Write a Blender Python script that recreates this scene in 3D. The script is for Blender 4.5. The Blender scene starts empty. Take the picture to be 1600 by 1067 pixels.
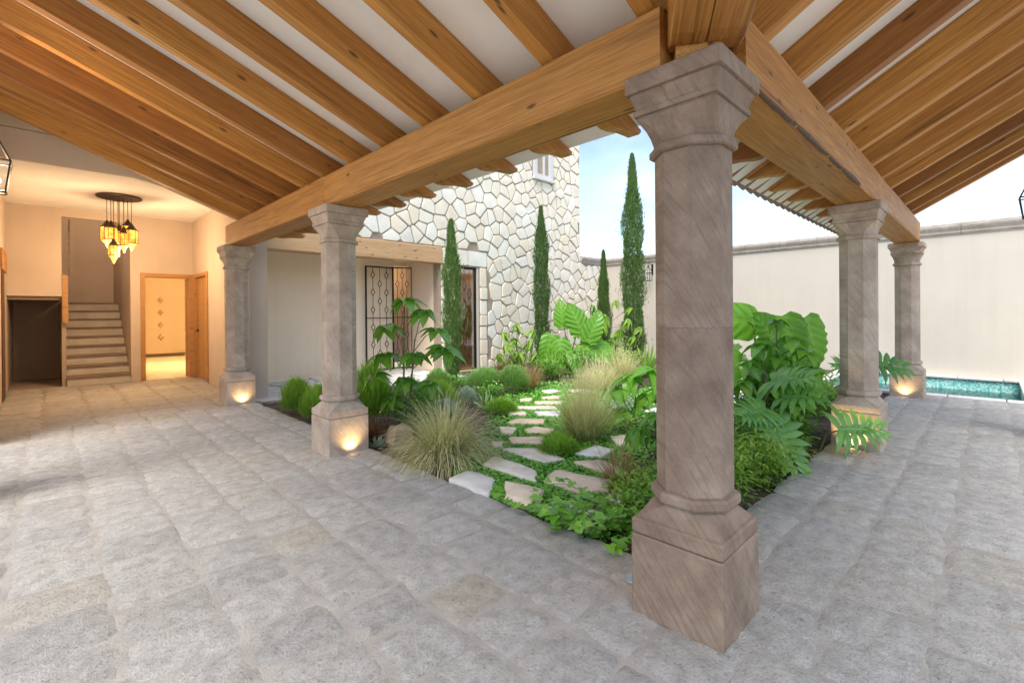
import bpy, math, random
from mathutils import Vector, Matrix, noise

R = math.radians
rnd = random.Random(7)
SC = bpy.context.scene
COL = SC.collection

# ------------------------------------------------------------------ camera
cam_data = bpy.data.cameras.new('camera')
cam = bpy.data.objects.new('camera', cam_data)
COL.objects.link(cam)
YAW, PITCH, ROLL = 0.7956, -0.0032, -0.0079
fw = Vector((math.cos(YAW) * math.cos(PITCH), math.sin(YAW) * math.cos(PITCH), math.sin(PITCH)))
rt = Vector((math.sin(YAW), -math.cos(YAW), 0.0))
up = rt.cross(fw)
cr, sr = math.cos(ROLL), math.sin(ROLL)
rt2 = rt * cr + up * sr
up2 = up * cr - rt * sr
m = Matrix((rt2, up2, -fw)).transposed().to_4x4()
m.translation = Vector((0, 0, 1.30))
cam.matrix_world = m
cam_data.sensor_fit = 'HORIZONTAL'
cam_data.sensor_width = 36.0
cam_data.lens = 739.2 / 1600 * 36.0
cam_data.shift_x = 0.00157
cam_data.shift_y = -0.0258
cam_data.clip_start = 0.02
cam_data.clip_end = 2000
SC.camera = cam

# ------------------------------------------------------------------ sky, sun, exposure
SUN_EL, SUN_AZ = R(57), R(243)          # azimuth clockwise from +Y: the sun stands behind the camera, soft through cloud
world = bpy.data.worlds.new('World')
SC.world = world
world.use_nodes = True
wn = world.node_tree
wn.nodes.clear()
w_out = wn.nodes.new('ShaderNodeOutputWorld')
w_bg = wn.nodes.new('ShaderNodeBackground')
w_sky = wn.nodes.new('ShaderNodeTexSky')
w_sky.sky_type = 'NISHITA'
w_sky.sun_disc = False
w_sky.sun_elevation = SUN_EL
w_sky.sun_rotation = SUN_AZ
w_sky.air_density = 1.0
w_sky.dust_density = 0.35
w_sky.ozone_density = 1.0
w_tc = wn.nodes.new('ShaderNodeTexCoord')
w_map = wn.nodes.new('ShaderNodeMapping')
w_map.inputs['Scale'].default_value = (1.0, 1.0, 2.6)
w_map.inputs['Location'].default_value = (0.35, 0.1, 0.2)
w_noi = wn.nodes.new('ShaderNodeTexNoise')
w_noi.inputs['Scale'].default_value = 2.6
w_noi.inputs['Detail'].default_value = 6
w_noi.inputs['Roughness'].default_value = 0.5
w_rmp = wn.nodes.new('ShaderNodeValToRGB')
w_rmp.color_ramp.elements[0].position = 0.36
w_rmp.color_ramp.elements[1].position = 0.66
w_mul = wn.nodes.new('ShaderNodeMath')
w_mul.operation = 'MULTIPLY'
w_mul.inputs[1].default_value = 0.38
w_mix = wn.nodes.new('ShaderNodeMix')
w_mix.data_type = 'RGBA'
w_mix.inputs['B'].default_value = (7.2, 7.5, 7.9, 1)
L = wn.links.new
L(w_tc.outputs['Generated'], w_map.inputs['Vector'])
L(w_map.outputs['Vector'], w_noi.inputs['Vector'])
L(w_noi.outputs['Fac'], w_rmp.inputs['Fac'])
L(w_rmp.outputs['Color'], w_mul.inputs[0])
L(w_mul.outputs[0], w_mix.inputs['Factor'])
L(w_sky.outputs['Color'], w_mix.inputs['A'])
L(w_mix.outputs['Result'], w_bg.inputs['Color'])
w_bg.inputs['Strength'].default_value = 0.085
L(w_bg.outputs['Background'], w_out.inputs['Surface'])

sun_data = bpy.data.lights.new('sun', 'SUN')
sun_data.energy = 1.5
sun_data.angle = R(35)
sun_data.color = (1.0, 0.95, 0.87)
sun = bpy.data.objects.new('sun', sun_data)
COL.objects.link(sun)
sd = Vector((math.sin(SUN_AZ) * math.cos(SUN_EL), math.cos(SUN_AZ) * math.cos(SUN_EL), math.sin(SUN_EL)))
sun.rotation_euler = (-sd).to_track_quat('-Z', 'Y').to_euler()
sun.location = sd * 40

SC.view_settings.view_transform = 'Standard'
SC.view_settings.look = 'None'
SC.view_settings.exposure = 1.72
SC.view_settings.gamma = 1.0
SC.view_settings.use_curve_mapping = False
SC.render.engine = 'CYCLES'
SC.cycles.use_denoising = True
SC.cycles.max_bounces = 10
SC.cycles.diffuse_bounces = 6
SC.cycles.transparent_max_bounces = 12
SC.cycles.sample_clamp_indirect = 6.0
SC.cycles.caustics_reflective = False
SC.cycles.caustics_refractive = False

# ------------------------------------------------------------------ helpers
def tag(o, label=None, cat=None, group=None, kind=None):
    if label: o['label'] = label
    if cat: o['category'] = cat
    if group: o['group'] = group
    if kind: o['kind'] = kind
    return o

def empty(name, loc=(0, 0, 0), rz=0.0, label=None, cat=None, group=None, kind=None):
    o = bpy.data.objects.new(name, None)
    o.empty_display_size = 0.1
    COL.objects.link(o)
    o.location = loc
    o.rotation_euler = (0, 0, rz)
    return tag(o, label, cat, group, kind)

class MB:
    """collects faces of ONE piece"""
    def __init__(s):
        s.v, s.f, s.t = [], [], []
    def add(s, verts, faces, tint=None):
        b = len(s.v)
        s.v += [tuple(p) for p in verts]
        for q in faces:
            s.f.append(tuple(i + b for i in q))
            s.t.append(0.5 if tint is None else tint)
    def box(s, x0, x1, y0, y1, z0, z1):
        s.add([(x0, y0, z0), (x1, y0, z0), (x1, y1, z0), (x0, y1, z0), (x0, y0, z1), (x1, y0, z1), (x1, y1, z1), (x0, y1, z1)],
              [(0, 3, 2, 1), (4, 5, 6, 7), (0, 1, 5, 4), (1, 2, 6, 5), (2, 3, 7, 6), (3, 0, 4, 7)])
    def loft(s, rings, cap=True, tint=None):
        n = len(rings[0])
        vs = [p for r in rings for p in r]
        fs = []
        for k in range(len(rings) - 1):
            for i in range(n):
                j = (i + 1) % n
                fs.append((k * n + i, k * n + j, (k + 1) * n + j, (k + 1) * n + i))
        if cap:
            fs.append(tuple(range(n))[::-1])
            fs.append(tuple((len(rings) - 1) * n + i for i in range(n)))
        s.add(vs, fs, tint)
    def tube(s, pts, r, n=6, r2=None, tint=None):
        pts = [Vector(p) for p in pts]
        rings = []
        for i, p in enumerate(pts):
            d = (pts[min(i + 1, len(pts) - 1)] - pts[max(i - 1, 0)]).normalized()
            a = d.cross(Vector((0, 0, 1)))
            if a.length < 1e-3: a = d.cross(Vector((1, 0, 0)))
            a.normalize()
            b = d.cross(a)
            rr = r if r2 is None else r + (r2 - r) * i / (len(pts) - 1)
            rings.append([p + (a * math.cos(2 * math.pi * k / n) + b * math.sin(2 * math.pi * k / n)) * rr for k in range(n)])
        s.loft(rings, True, tint)
    def lathe(s, prof, n=12, c=(0, 0)):
        s.loft([[(c[0] + r * math.cos(2 * math.pi * k / n), c[1] + r * math.sin(2 * math.pi * k / n), z) for k in range(n)] for r, z in prof])
    def mesh(s, name, mat, smooth=False, tint=False):
        me = bpy.data.meshes.new(name)
        me.from_pydata(s.v, [], s.f)
        if mat: me.materials.append(mat)
        if smooth:
            me.polygons.foreach_set('use_smooth', [True] * len(me.polygons))
        if tint:
            a = me.attributes.new('tint', 'FLOAT', 'FACE')
            a.data.foreach_set('value', s.t)
        me.update()
        return me
    def build(s, name, mat, parent=None, loc=(0, 0, 0), smooth=False, tint=False):
        return link(name, s.mesh(name, mat, smooth, tint), parent, loc)

def link(name, me, parent=None, loc=(0, 0, 0), rot=None):
    o = bpy.data.objects.new(name, me)
    COL.objects.link(o)
    if parent: o.parent = parent
    o.location = loc
    if rot: o.rotation_euler = rot
    return o

def bevel(o, w=0.006, seg=1):
    b = o.modifiers.new('bevel', 'BEVEL')
    b.width = w; b.segments = seg; b.limit_method = 'ANGLE'; b.angle_limit = R(40)
    return o

def box(name, x0, x1, y0, y1, z0, z1, mat, parent=None, bev=0.0):
    """a box piece with its origin at the middle of its foot (in the parent's space)"""
    c = ((x0 + x1) / 2, (y0 + y1) / 2, z0)
    b = MB(); b.box(x0 - c[0], x1 - c[0], y0 - c[1], y1 - c[1], 0, z1 - z0)
    o = b.build(name, mat, parent, c)
    if bev: bevel(o, bev)
    return o

def copy_tree(o, parent=None):
    c = o.copy(); COL.objects.link(c); c.parent = parent
    for ch in list(o.children):
        copy_tree(ch, c)
    return c

def prism(prof, axis, a0, a1):
    """profile extruded; axis 'y': profile is (x,z); axis 'x': profile is (y,z)"""
    b = MB()
    if axis == 'y':
        b.loft([[(p[0], a, p[1]) for p in prof] for a in (a0, a1)])
    else:
        b.loft([[(a, p[0], p[1]) for p in prof] for a in (a0, a1)])
    return b

# ------------------------------------------------------------------ materials
class Nt:
    def __init__(s, name):
        s.m = bpy.data.materials.new(name); s.m.use_nodes = True
        s.t = s.m.node_tree; s.n = s.t.nodes
        s.b = s.n['Principled BSDF']; s.out = s.n['Material Output']
    def node(s, typ, **kw):
        x = s.n.new('ShaderNode' + typ)
        for k, v in kw.items():
            if k in ('operation', 'data_type', 'blend_type', 'feature', 'wave_type', 'bands_direction', 'noise_dimensions', 'distance', 'attribute_name', 'rings_direction'):
                setattr(x, k, v)
        return x
    def l(s, a, b): s.t.links.new(a, b)
    def pos(s, kind='Object', rot=(0, 0, 0), scale=(1, 1, 1), rand=False):
        mp = s.node('Mapping'); mp.inputs['Rotation'].default_value = rot; mp.inputs['Scale'].default_value = scale
        if kind == 'World':
            g = s.node('NewGeometry'); src = g.outputs['Position']
        else:
            g = s.node('TexCoord'); src = g.outputs[kind]
        if rand:
            oi = s.node('ObjectInfo'); mu = s.node('VectorMath', operation='SCALE')
            cv = s.node('CombineXYZ')
            for i in range(3): s.l(oi.outputs['Random'], cv.inputs[i])
            s.l(cv.outputs[0], mu.inputs[0]); mu.inputs['Scale'].default_value = 37.0
            ad = s.node('VectorMath', operation='ADD')
            s.l(src, ad.inputs[0]); s.l(mu.outputs[0], ad.inputs[1]); src = ad.outputs[0]
        s.l(src, mp.inputs['Vector'])
        return mp.outputs['Vector']
    def noise(s, vec, scale, detail=4, rough=0.55, dist=0.0):
        x = s.node('TexNoise'); x.inputs['Scale'].default_value = scale; x.inputs['Detail'].default_value = detail
        x.inputs['Roughness'].default_value = rough; x.inputs['Distortion'].default_value = dist
        if vec is not None: s.l(vec, x.inputs['Vector'])
        return x.outputs['Fac']
    def ramp(s, fac, stops):
        x = s.node('ValToRGB'); e = x.color_ramp.elements
        while len(e) < len(stops): e.new(0.5)
        for i, (p, c) in enumerate(stops):
            e[i].position = p; e[i].color = (*c, 1) if len(c) == 3 else c
        s.l(fac, x.inputs['Fac']); return x.outputs['Color']
    def mix(s, fac, a, b, blend='MIX'):
        x = s.node('Mix', data_type='RGBA', blend_type=blend)
        for key, v in (('Factor', fac), ('A', a), ('B', b)):
            if isinstance(v, (int, float)): x.inputs[key].default_value = v
            elif isinstance(v, tuple): x.inputs[key].default_value = (*v, 1)
            else: s.l(v, x.inputs[key])
        return x.outputs['Result']
    def math(s, op, a, b=None):
        x = s.node('Math', operation=op)
        for i, v in enumerate((a, b)):
            if v is None: continue
            if isinstance(v, (int, float)): x.inputs[i].default_value = v
            else: s.l(v, x.inputs[i])
        return x.outputs[0]
    def bump(s, h, strength=0.5, dist=0.01, prev=None):
        x = s.node('Bump'); x.inputs['Strength'].default_value = strength; x.inputs['Distance'].default_value = dist
        s.l(h, x.inputs['Height'])
        if prev is not None: s.l(prev, x.inputs['Normal'])
        s.l(x.outputs['Normal'], s.b.inputs['Normal'])
        return x.outputs['Normal']
    def col(s, c):
        if isinstance(c, tuple): s.b.inputs['Base Color'].default_value = (*c, 1)
        else: s.l(c, s.b.inputs['Base Color'])
    def rough(s, r): s.b.inputs['Roughness'].default_value = r
    def rand(s):
        return s.node('ObjectInfo').outputs['Random']

def m_plain(name, c, r=0.6, metal=0.0):
    n = Nt(name); n.col(c); n.rough(r); n.b.inputs['Metallic'].default_value = metal
    return n.m

def m_plaster(name, c, var=0.06, bump=0.25):
    n = Nt(name); v = n.pos('World')
    f = n.noise(v, 1.3, 6, 0.6); g = n.noise(v, 60, 3, 0.6)
    d = tuple(x * (1 - var) for x in c); e = tuple(min(1, x * (1 + var)) for x in c)
    s_ = n.noise(n.pos('World', scale=(5, 5, 0.35)), 1.0, 5, 0.65)
    n.col(n.mix(1.0, n.ramp(f, [(0.3, d), (0.7, e)]), n.ramp(s_, [(0.32, (0.96, 0.955, 0.945)), (0.5, (1, 1, 1))]), 'MULTIPLY')); n.rough(0.85); n.bump(g, bump, 0.004)
    return n.m

def m_wood(name, dark, mid, light, rand=0.35, knots=True):
    """grain runs along the piece's own X axis"""
    n = Nt(name)
    v = n.pos('Object', scale=(0.55, 15, 15), rand=True)
    g = n.noise(v, 1.7, 7, 0.65, 1.6)
    v2 = n.pos('Object', scale=(2.0, 70, 70), rand=True)
    fine = n.noise(v2, 2.0, 3, 0.6)
    v4 = n.pos('Object', scale=(0.35, 2.2, 2.2), rand=True)
    big = n.noise(v4, 1.5, 3, 0.5)
    c = n.ramp(g, [(0.25, dark), (0.48, mid), (0.75, light)])
    c = n.mix(n.math('MULTIPLY', n.math('SUBTRACT', fine, 0.42), 2.4), c, dark, 'MIX')
    c = n.mix(n.math('MULTIPLY', big, 0.45), c, mid, 'MIX')
    v5 = n.pos('Object', scale=(0.22, 7, 7), rand=True)
    sk = n.ramp(n.noise(v5, 1.3, 5, 0.65, 0.8), [(0.30, (1, 1, 1)), (0.42, (0, 0, 0))])
    c = n.mix(n.math('MULTIPLY', sk, 0.72), c, tuple(x * 0.6 for x in dark), 'MIX')
    v6 = n.pos('Object', scale=(0.5, 42, 42), rand=True)
    ck = n.ramp(n.noise(v6, 1.0, 2, 0.5, 0.3), [(0.27, (1, 1, 1)), (0.30, (0, 0, 0))])
    c = n.mix(n.math('MULTIPLY', ck, 0.8), c, (0.05, 0.02, 0.008), 'MIX')
    rn = n.rand()
    tone = n.ramp(rn, [(0.0, (1 - rand, 1 - rand * 1.25, 1 - rand * 1.45)), (0.5, (1, 1, 1)), (1.0, (1 + rand * .25, 1 + rand * .3, 1 + rand * .4))])
    c = n.mix(1.0, c, tone, 'MULTIPLY')
    if knots:
        v3 = n.pos('Object', scale=(2.9, 9.5, 9.5), rand=True)
        vo = n.node('TexVoronoi'); vo.inputs['Scale'].default_value = 1.0; vo.inputs['Randomness'].default_value = 1.0
        n.l(v3, vo.inputs['Vector'])
        k = n.ramp(vo.outputs['Distance'], [(0.0, (1, 1, 1)), (0.07, (0.95, 0.95, 0.95)), (0.135, (0, 0, 0))])
        c = n.mix(n.math('MULTIPLY', k, 0.85), c, (0.055, 0.018, 0.006), 'MIX')
    n.col(c); n.rough(0.55)
    n.bump(fine, 0.25, 0.003)
    return n.m

def m_cantera(name, a, b, c, r=0.85):
    """carved volcanic stone with slanting chisel strokes"""
    n = Nt(name)
    tc = n.node('TexCoord'); oi = n.rand()
    sp = n.node('SeparateXYZ'); n.l(tc.outputs['Object'], sp.inputs[0])
    s_ = n.math('SUBTRACT', sp.outputs[0], sp.outputs[1])
    z_ = sp.outputs[2]
    al = n.math('SUBTRACT', n.math('MULTIPLY', s_, 0.61), n.math('MULTIPLY', z_, 0.79))
    ac = n.math('ADD', n.math('MULTIPLY', s_, 0.79), n.math('MULTIPLY', z_, 0.61))
    cb = n.node('CombineXYZ')
    n.l(n.math('MULTIPLY', al, 5.0), cb.inputs[0]); n.l(n.math('MULTIPLY', ac, 62.0), cb.inputs[1]); n.l(n.math('MULTIPLY', oi, 50.0), cb.inputs[2])
    st = n.noise(cb.outputs[0], 1.0, 4, 0.6, 0.3)
    v = n.pos('Object', rand=True)
    big = n.noise(v, 5.0, 5, 0.6); spk = n.noise(v, 90, 3, 0.7)
    col = n.ramp(big, [(0.3, a), (0.5, b), (0.72, c)])
    col = n.mix(n.math('MULTIPLY', n.ramp(st, [(0.34, (1, 1, 1)), (0.5, (0, 0, 0))]), 0.42), col, tuple(x * 0.62 for x in a))
    col = n.mix(n.math('MULTIPLY', spk, 0.25), col, tuple(min(1, x * 1.35) for x in c))
    n.col(col); n.rough(r)
    bv = n.node('Bevel'); bv.samples = 4; bv.inputs['Radius'].default_value = 0.007
    p = n.bump(n.noise(v, 16, 4, 0.6), 0.5, 0.012, bv.outputs['Normal']); p = n.bump(st, 0.75, 0.006, p); n.bump(spk, 0.3, 0.003, p)
    return n.m

def m_paver():
    n = Nt('rough volcanic paving stone'); v = n.pos('World')
    big = n.noise(v, 1.1, 4, 0.55)
    lump = n.noise(v, 13, 3, 0.5); h1 = n.noise(v, 66, 5, 0.75); h2 = n.noise(v, 130, 3, 0.7)
    H = n.math('ADD', n.math('MULTIPLY', h1, 0.75), n.math('MULTIPLY', h2, 0.25))
    base = n.ramp(n.rand(), [(0.0, (0.46, 0.44, 0.415)), (0.45, (0.53, 0.505, 0.475)), (0.9, (0.565, 0.54, 0.505)), (0.98, (0.53, 0.50, 0.45)), (1.0, (0.51, 0.46, 0.385))])
    base = n.mix(n.ramp(big, [(0.50, (0, 0, 0)), (0.78, (0.45, 0.45, 0.45))]), base, (0.52, 0.465, 0.385))
    base = n.mix(1.0, base, n.ramp(H, [(0.34, (0.50, 0.50, 0.50)), (0.44, (0.90, 0.90, 0.90)), (0.60, (1.10, 1.10, 1.09))]), 'MULTIPLY')  # shadows in the pits painted into the colour, following the bump height
    base = n.mix(1.0, base, n.ramp(lump, [(0.3, (0.80, 0.79, 0.78)), (0.6, (1.04, 1.04, 1.04))]), 'MULTIPLY')
    n.col(base); n.rough(0.88)
    p = n.bump(lump, 0.6, 0.03); n.bump(H, 1.0, 0.03, p)
    return n.m

def m_mortar(name, a, b):
    n = Nt(name); v = n.pos('World')
    f = n.noise(v, 6, 6, 0.65); g = n.noise(v, 80, 4, 0.7)
    n.col(n.ramp(f, [(0.3, a), (0.7, b)])); n.rough(0.9); n.bump(g, 0.8, 0.012)
    return n.m

def m_stone(name, stops, scale=5.0, bump=0.6, bd=0.012, rvar=0.16):
    """stone pieces: tone differs from piece to piece"""
    n = Nt(name); v = n.pos('World')
    f = n.noise(v, scale, 6, 0.62); g = n.noise(v, scale * 9, 4, 0.65)
    c = n.ramp(n.rand(), stops)
    c = n.mix(1.0, c, n.ramp(f, [(0.25, (1 - rvar * 1.6,) * 3), (0.7, (1 + rvar * 0.3,) * 3)]), 'MULTIPLY')
    n.col(c); n.rough(0.85)
    p = n.bump(f, bump, bd); n.bump(g, bump * 0.6, bd * 0.35, p)
    return n.m

def m_leaf(name, dark, light, rough=0.42, trans=0.28, spec=0.4):
    n = Nt(name)
    at = n.node('Attribute', attribute_name='tint')
    oi = n.rand()
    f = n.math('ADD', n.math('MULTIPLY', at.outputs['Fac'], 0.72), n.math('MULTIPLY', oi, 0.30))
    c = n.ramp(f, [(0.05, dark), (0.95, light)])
    n.col(c); n.rough(rough); n.b.inputs['Specular IOR Level'].default_value = spec
    tr = n.node('BsdfTranslucent')
    c2 = n.mix(1.0, c, (1.25, 1.35, 0.7), 'MULTIPLY'); n.l(c2, tr.inputs['Color'])
    mx = n.node('MixShader'); mx.inputs[0].default_value = trans
    n.l(n.b.outputs[0], mx.inputs[1]); n.l(tr.outputs[0], mx.inputs[2]); n.l(mx.outputs[0], n.out.inputs['Surface'])
    return n.m

def m_emit(name, c, s):
    n = Nt(name); n.col(c); n.b.inputs['Emission Color'].default_value = (*c, 1); n.b.inputs['Emission Strength'].default_value = s
    return n.m

def m_glass(name, c=(1, 1, 1), r=0.02, alpha=0.25):
    n = Nt(name); n.col(c); n.rough(r)
    tr = n.node('BsdfTransparent'); tr.inputs['Color'].default_value = (*c, 1)
    gl = n.node('BsdfGlossy'); gl.inputs['Roughness'].default_value = r
    mx = n.node('MixShader'); mx.inputs[0].default_value = alpha
    n.l(tr.outputs[0], mx.inputs[1]); n.l(gl.outputs[0], mx.inputs[2]); n.l(mx.outputs[0], n.out.inputs['Surface'])
    return n.m

M = {}
M['beam'] = m_wood('honey pine beam', (0.20, 0.072, 0.013), (0.46, 0.208, 0.045), (0.64, 0.36, 0.105), 0.14)
M['rafter'] = m_wood('honey pine rafter', (0.19, 0.065, 0.009), (0.47, 0.208, 0.038), (0.67, 0.37, 0.09), 0.40)
M['lintel'] = m_wood('pale new pine', (0.46, 0.24, 0.10), (0.66, 0.41, 0.20), (0.76, 0.53, 0.31), 0.10)
M['doorwood'] = m_wood('orange door wood', (0.30, 0.13, 0.04), (0.47, 0.24, 0.08), (0.55, 0.31, 0.12), 0.15, False)
M['column'] = m_cantera('shaded pink volcanic column stone', (0.15, 0.098, 0.066), (0.235, 0.165, 0.118), (0.35, 0.265, 0.20))  # the nearest column's warm shade is put into this brown
M['column_lit'] = m_cantera('lit volcanic column stone', (0.275, 0.205, 0.155), (0.385, 0.305, 0.24), (0.51, 0.425, 0.345))  # lit copy of the same stone: brighter light put into the colour
M['paver'] = m_paver()
M['joint'] = m_mortar('sandy floor joint', (0.28, 0.255, 0.23), (0.41, 0.385, 0.35))
M['ceiling'] = m_plaster('white ceiling plaster', (0.86, 0.83, 0.78), 0.03, 0.1)
M['wall'] = m_plaster('warm beige render', (0.58, 0.475, 0.38))
M['wallpale'] = m_plaster('pale cream render', (0.58, 0.52, 0.435), 0.035)
M['recess'] = m_plaster('sunny beige render', (0.88, 0.72, 0.54), 0.035)
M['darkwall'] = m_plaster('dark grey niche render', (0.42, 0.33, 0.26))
M['rubble'] = m_stone('cream rubble stone', [(0, (0.84, 0.74, 0.58)), (0.35, (0.88, 0.81, 0.67)), (0.7, (0.90, 0.85, 0.74)), (0.92, (0.86, 0.74, 0.56)), (1, (0.80, 0.75, 0.66))], 4.0, 0.35, 0.014, 0.09)
M['rubblejoint'] = m_mortar('brown rubble joint', (0.33, 0.26, 0.19), (0.43, 0.355, 0.27))
M['coping'] = m_cantera('grey pink coping stone', (0.34, 0.28, 0.23), (0.45, 0.39, 0.33), (0.56, 0.50, 0.44))
M['flag'] = m_stone('peach flagstone', [(0, (0.80, 0.60, 0.42)), (0.4, (0.84, 0.68, 0.51)), (0.75, (0.88, 0.78, 0.63)), (0.92, (0.84, 0.80, 0.74)), (1, (0.78, 0.77, 0.75))], 7.0, 0.6, 0.012, 0.22)
M['slab'] = m_stone('pale slab', [(0, (0.70, 0.67, 0.62)), (1, (0.78, 0.75, 0.70))], 4.0, 0.4, 0.008)
M['tread'] = m_stone('brown stair tread', [(0, (0.26, 0.18, 0.12)), (1, (0.30, 0.21, 0.145))], 4.0, 0.3, 0.006)
M['step'] = m_stone('pale stair stone', [(0, (0.60, 0.53, 0.45)), (1, (0.66, 0.59, 0.50))], 4.0, 0.3, 0.006)
M['boulder'] = m_stone('tan boulder', [(0, (0.42, 0.30, 0.19)), (1, (0.5, 0.37, 0.25))], 6.0, 0.8, 0.03)
M['soil'] = m_mortar('dark garden soil', (0.045, 0.032, 0.022), (0.12, 0.09, 0.065))
M['ground'] = m_mortar('pale bounce gravel', (0.42, 0.38, 0.32), (0.52, 0.48, 0.42))  # unseen ground, made pale to bounce daylight up onto the rafters
M['clay'] = m_stone('weathered clay tile', [(0, (0.28, 0.17, 0.12)), (0.5, (0.33, 0.25, 0.20)), (1, (0.25, 0.22, 0.20))], 9.0, 0.5, 0.006)
M['iron'] = m_plain('black iron', (0.018, 0.015, 0.013), 0.5, 0.4)
M['bronze'] = m_plain('dark bronze plate', (0.10, 0.07, 0.045), 0.45, 0.7)
M['steel'] = m_plain('steel ring', (0.5, 0.5, 0.48), 0.35, 0.9)
M['white'] = m_plain('white window paint', (0.62, 0.61, 0.58), 0.5)
M['glass'] = m_glass('clear glass', (0.95, 0.97, 0.96), 0.02, 0.12)
M['darkglass'] = m_plain('dark window glass', (0.03, 0.035, 0.04), 0.08)
def m_amber():
    n = Nt('lit pierced amber shade'); v = n.pos('Object')
    f = n.noise(v, 34, 3, 0.6); g = n.noise(v, 9, 2, 0.5)
    c = n.ramp(n.math('ADD', n.math('MULTIPLY', f, .55), n.math('MULTIPLY', g, .45)), [(0.36, (0.16, 0.045, 0.004)), (0.50, (0.75, 0.27, 0.025)), (0.64, (1.0, 0.56, 0.12))])
    n.col((0.4, 0.2, 0.05)); n.l(c, n.b.inputs['Emission Color']); n.b.inputs['Emission Strength'].default_value = 0.75
    return n.m
M['amber'] = m_amber()
M['motif'] = m_plain('grey beige motif', (0.42, 0.33, 0.22), 0.7)
M['bulb'] = m_emit('warm bulb', (1.0, 0.72, 0.36), 18.0)
M['lens'] = m_emit('lit uplight lens', (1.0, 0.78, 0.42), 5.0)
M['bark'] = m_stone('dark pine bark', [(0, (0.10, 0.055, 0.035)), (1, (0.14, 0.08, 0.05))], 25.0, 0.9, 0.008)
M['trunk'] = m_stone('grey brown bark', [(0, (0.14, 0.10, 0.07)), (1, (0.19, 0.14, 0.10))], 14.0, 0.8, 0.01)

def m_mosaic():
    n = Nt('teal pool mosaic'); v = n.pos('World', scale=(38, 38, 38))
    fl = n.node('VectorMath', operation='FLOOR'); n.l(v, fl.inputs[0])
    wn_ = n.node('TexWhiteNoise'); n.l(fl.outputs[0], wn_.inputs['Vector'])
    c = n.ramp(wn_.outputs['Value'], [(0, (0.10, 0.46, 0.42)), (0.35, (0.24, 0.66, 0.59)), (0.7, (0.44, 0.80, 0.72)), (1, (0.68, 0.90, 0.84))])
    n.col(c); n.rough(0.25)
    return n.m
M['mosaic'] = m_mosaic()
def m_water():
    n = Nt('pool water'); v = n.pos('World')
    n.col((0.55, 0.92, 0.86)); n.rough(0.02); n.b.inputs['Transmission Weight'].default_value = 1.0; n.b.inputs['IOR'].default_value = 1.33
    n.bump(n.noise(v, 7, 2, 0.5), 0.15, 0.02)
    return n.m
M['water'] = m_water()

# leaf colours
M['cypress'] = m_leaf('cypress foliage', (0.055, 0.125, 0.035), (0.25, 0.38, 0.11), 0.6, 0.15, 0.25)
M['taro'] = m_leaf('glossy elephant ear', (0.09, 0.27, 0.02), (0.24, 0.50, 0.06), 0.28, 0.4, 0.5)
M['scheff'] = m_leaf('glossy umbrella leaf', (0.055, 0.19, 0.02), (0.24, 0.48, 0.07), 0.22, 0.32, 0.7)
M['philo'] = m_leaf('lobed philodendron leaf', (0.06, 0.20, 0.03), (0.26, 0.52, 0.12), 0.26, 0.32, 0.6)
M['fern'] = m_leaf('feathery shrub', (0.12, 0.26, 0.03), (0.42, 0.64, 0.10), 0.5, 0.35, 0.3)
M['mound'] = m_leaf('rosemary mound', (0.12, 0.25, 0.06), (0.38, 0.58, 0.20), 0.6, 0.25, 0.25)
M['silver'] = m_leaf('silver blue shrub', (0.20, 0.28, 0.23), (0.50, 0.58, 0.50), 0.6, 0.15, 0.25)
M['straw'] = m_leaf('straw coloured grass', (0.26, 0.30, 0.09), (0.90, 0.80, 0.52), 0.6, 0.3, 0.25)
M['redgrass'] = m_leaf('reddish grass', (0.18, 0.075, 0.035), (0.55, 0.36, 0.19), 0.6, 0.3, 0.25)
M['agave'] = m_leaf('agave leaf', (0.10, 0.22, 0.06), (0.34, 0.52, 0.18), 0.4, 0.15, 0.4)
M['strap'] = m_leaf('pale strap leaf', (0.13, 0.30, 0.04), (0.44, 0.60, 0.14), 0.4, 0.3, 0.4)
M['cover'] = m_leaf('small round ground cover', (0.07, 0.24, 0.025), (0.24, 0.54, 0.08), 0.45, 0.25, 0.35)
M['ivy'] = m_leaf('ivy leaf', (0.06, 0.22, 0.02), (0.27, 0.54, 0.06), 0.3, 0.3, 0.5)
M['lime'] = m_leaf('yellow green shrub', (0.09, 0.22, 0.02), (0.36, 0.54, 0.07), 0.45, 0.3, 0.35)
M['mulch'] = m_stone('bark mulch', [(0, (0.10, 0.065, 0.045)), (1, (0.16, 0.11, 0.08))], 20.0, 0.6, 0.006)
M['stem'] = m_plain('green brown stem', (0.10, 0.10, 0.045), 0.6)
M['pinkflower'] = m_leaf('pink petal', (0.5, 0.06, 0.12), (0.75, 0.15, 0.22), 0.5, 0.3, 0.3)
M['cone'] = m_leaf('brick red flower spike', (0.30, 0.09, 0.05), (0.48, 0.18, 0.10), 0.6, 0.1, 0.3)

# ================================================================== THE SETTING
def quad_sheet(name, x0, x1, y0, y1, z, mat):
    b = MB(); b.add([(x0, y0, z), (x1, y0, z), (x1, y1, z), (x0, y1, z)], [(0, 1, 2, 3)])
    return tag(b.build(name, mat), kind='structure')

gb = MB()
for x0, x1, y0, y1 in ((-400, -0.7, -400, 400), (13.0, 400, -400, 400), (-0.7, 13.0, -400, -0.7), (-0.7, 13.0, 20.0, 400)):
    gb.add([(x0, y0, -0.06), (x1, y0, -0.06), (x1, y1, -0.06), (x0, y1, -0.06)], [(0, 1, 2, 3)])
tag(gb.build('ground', M['ground']), kind='structure')

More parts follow.
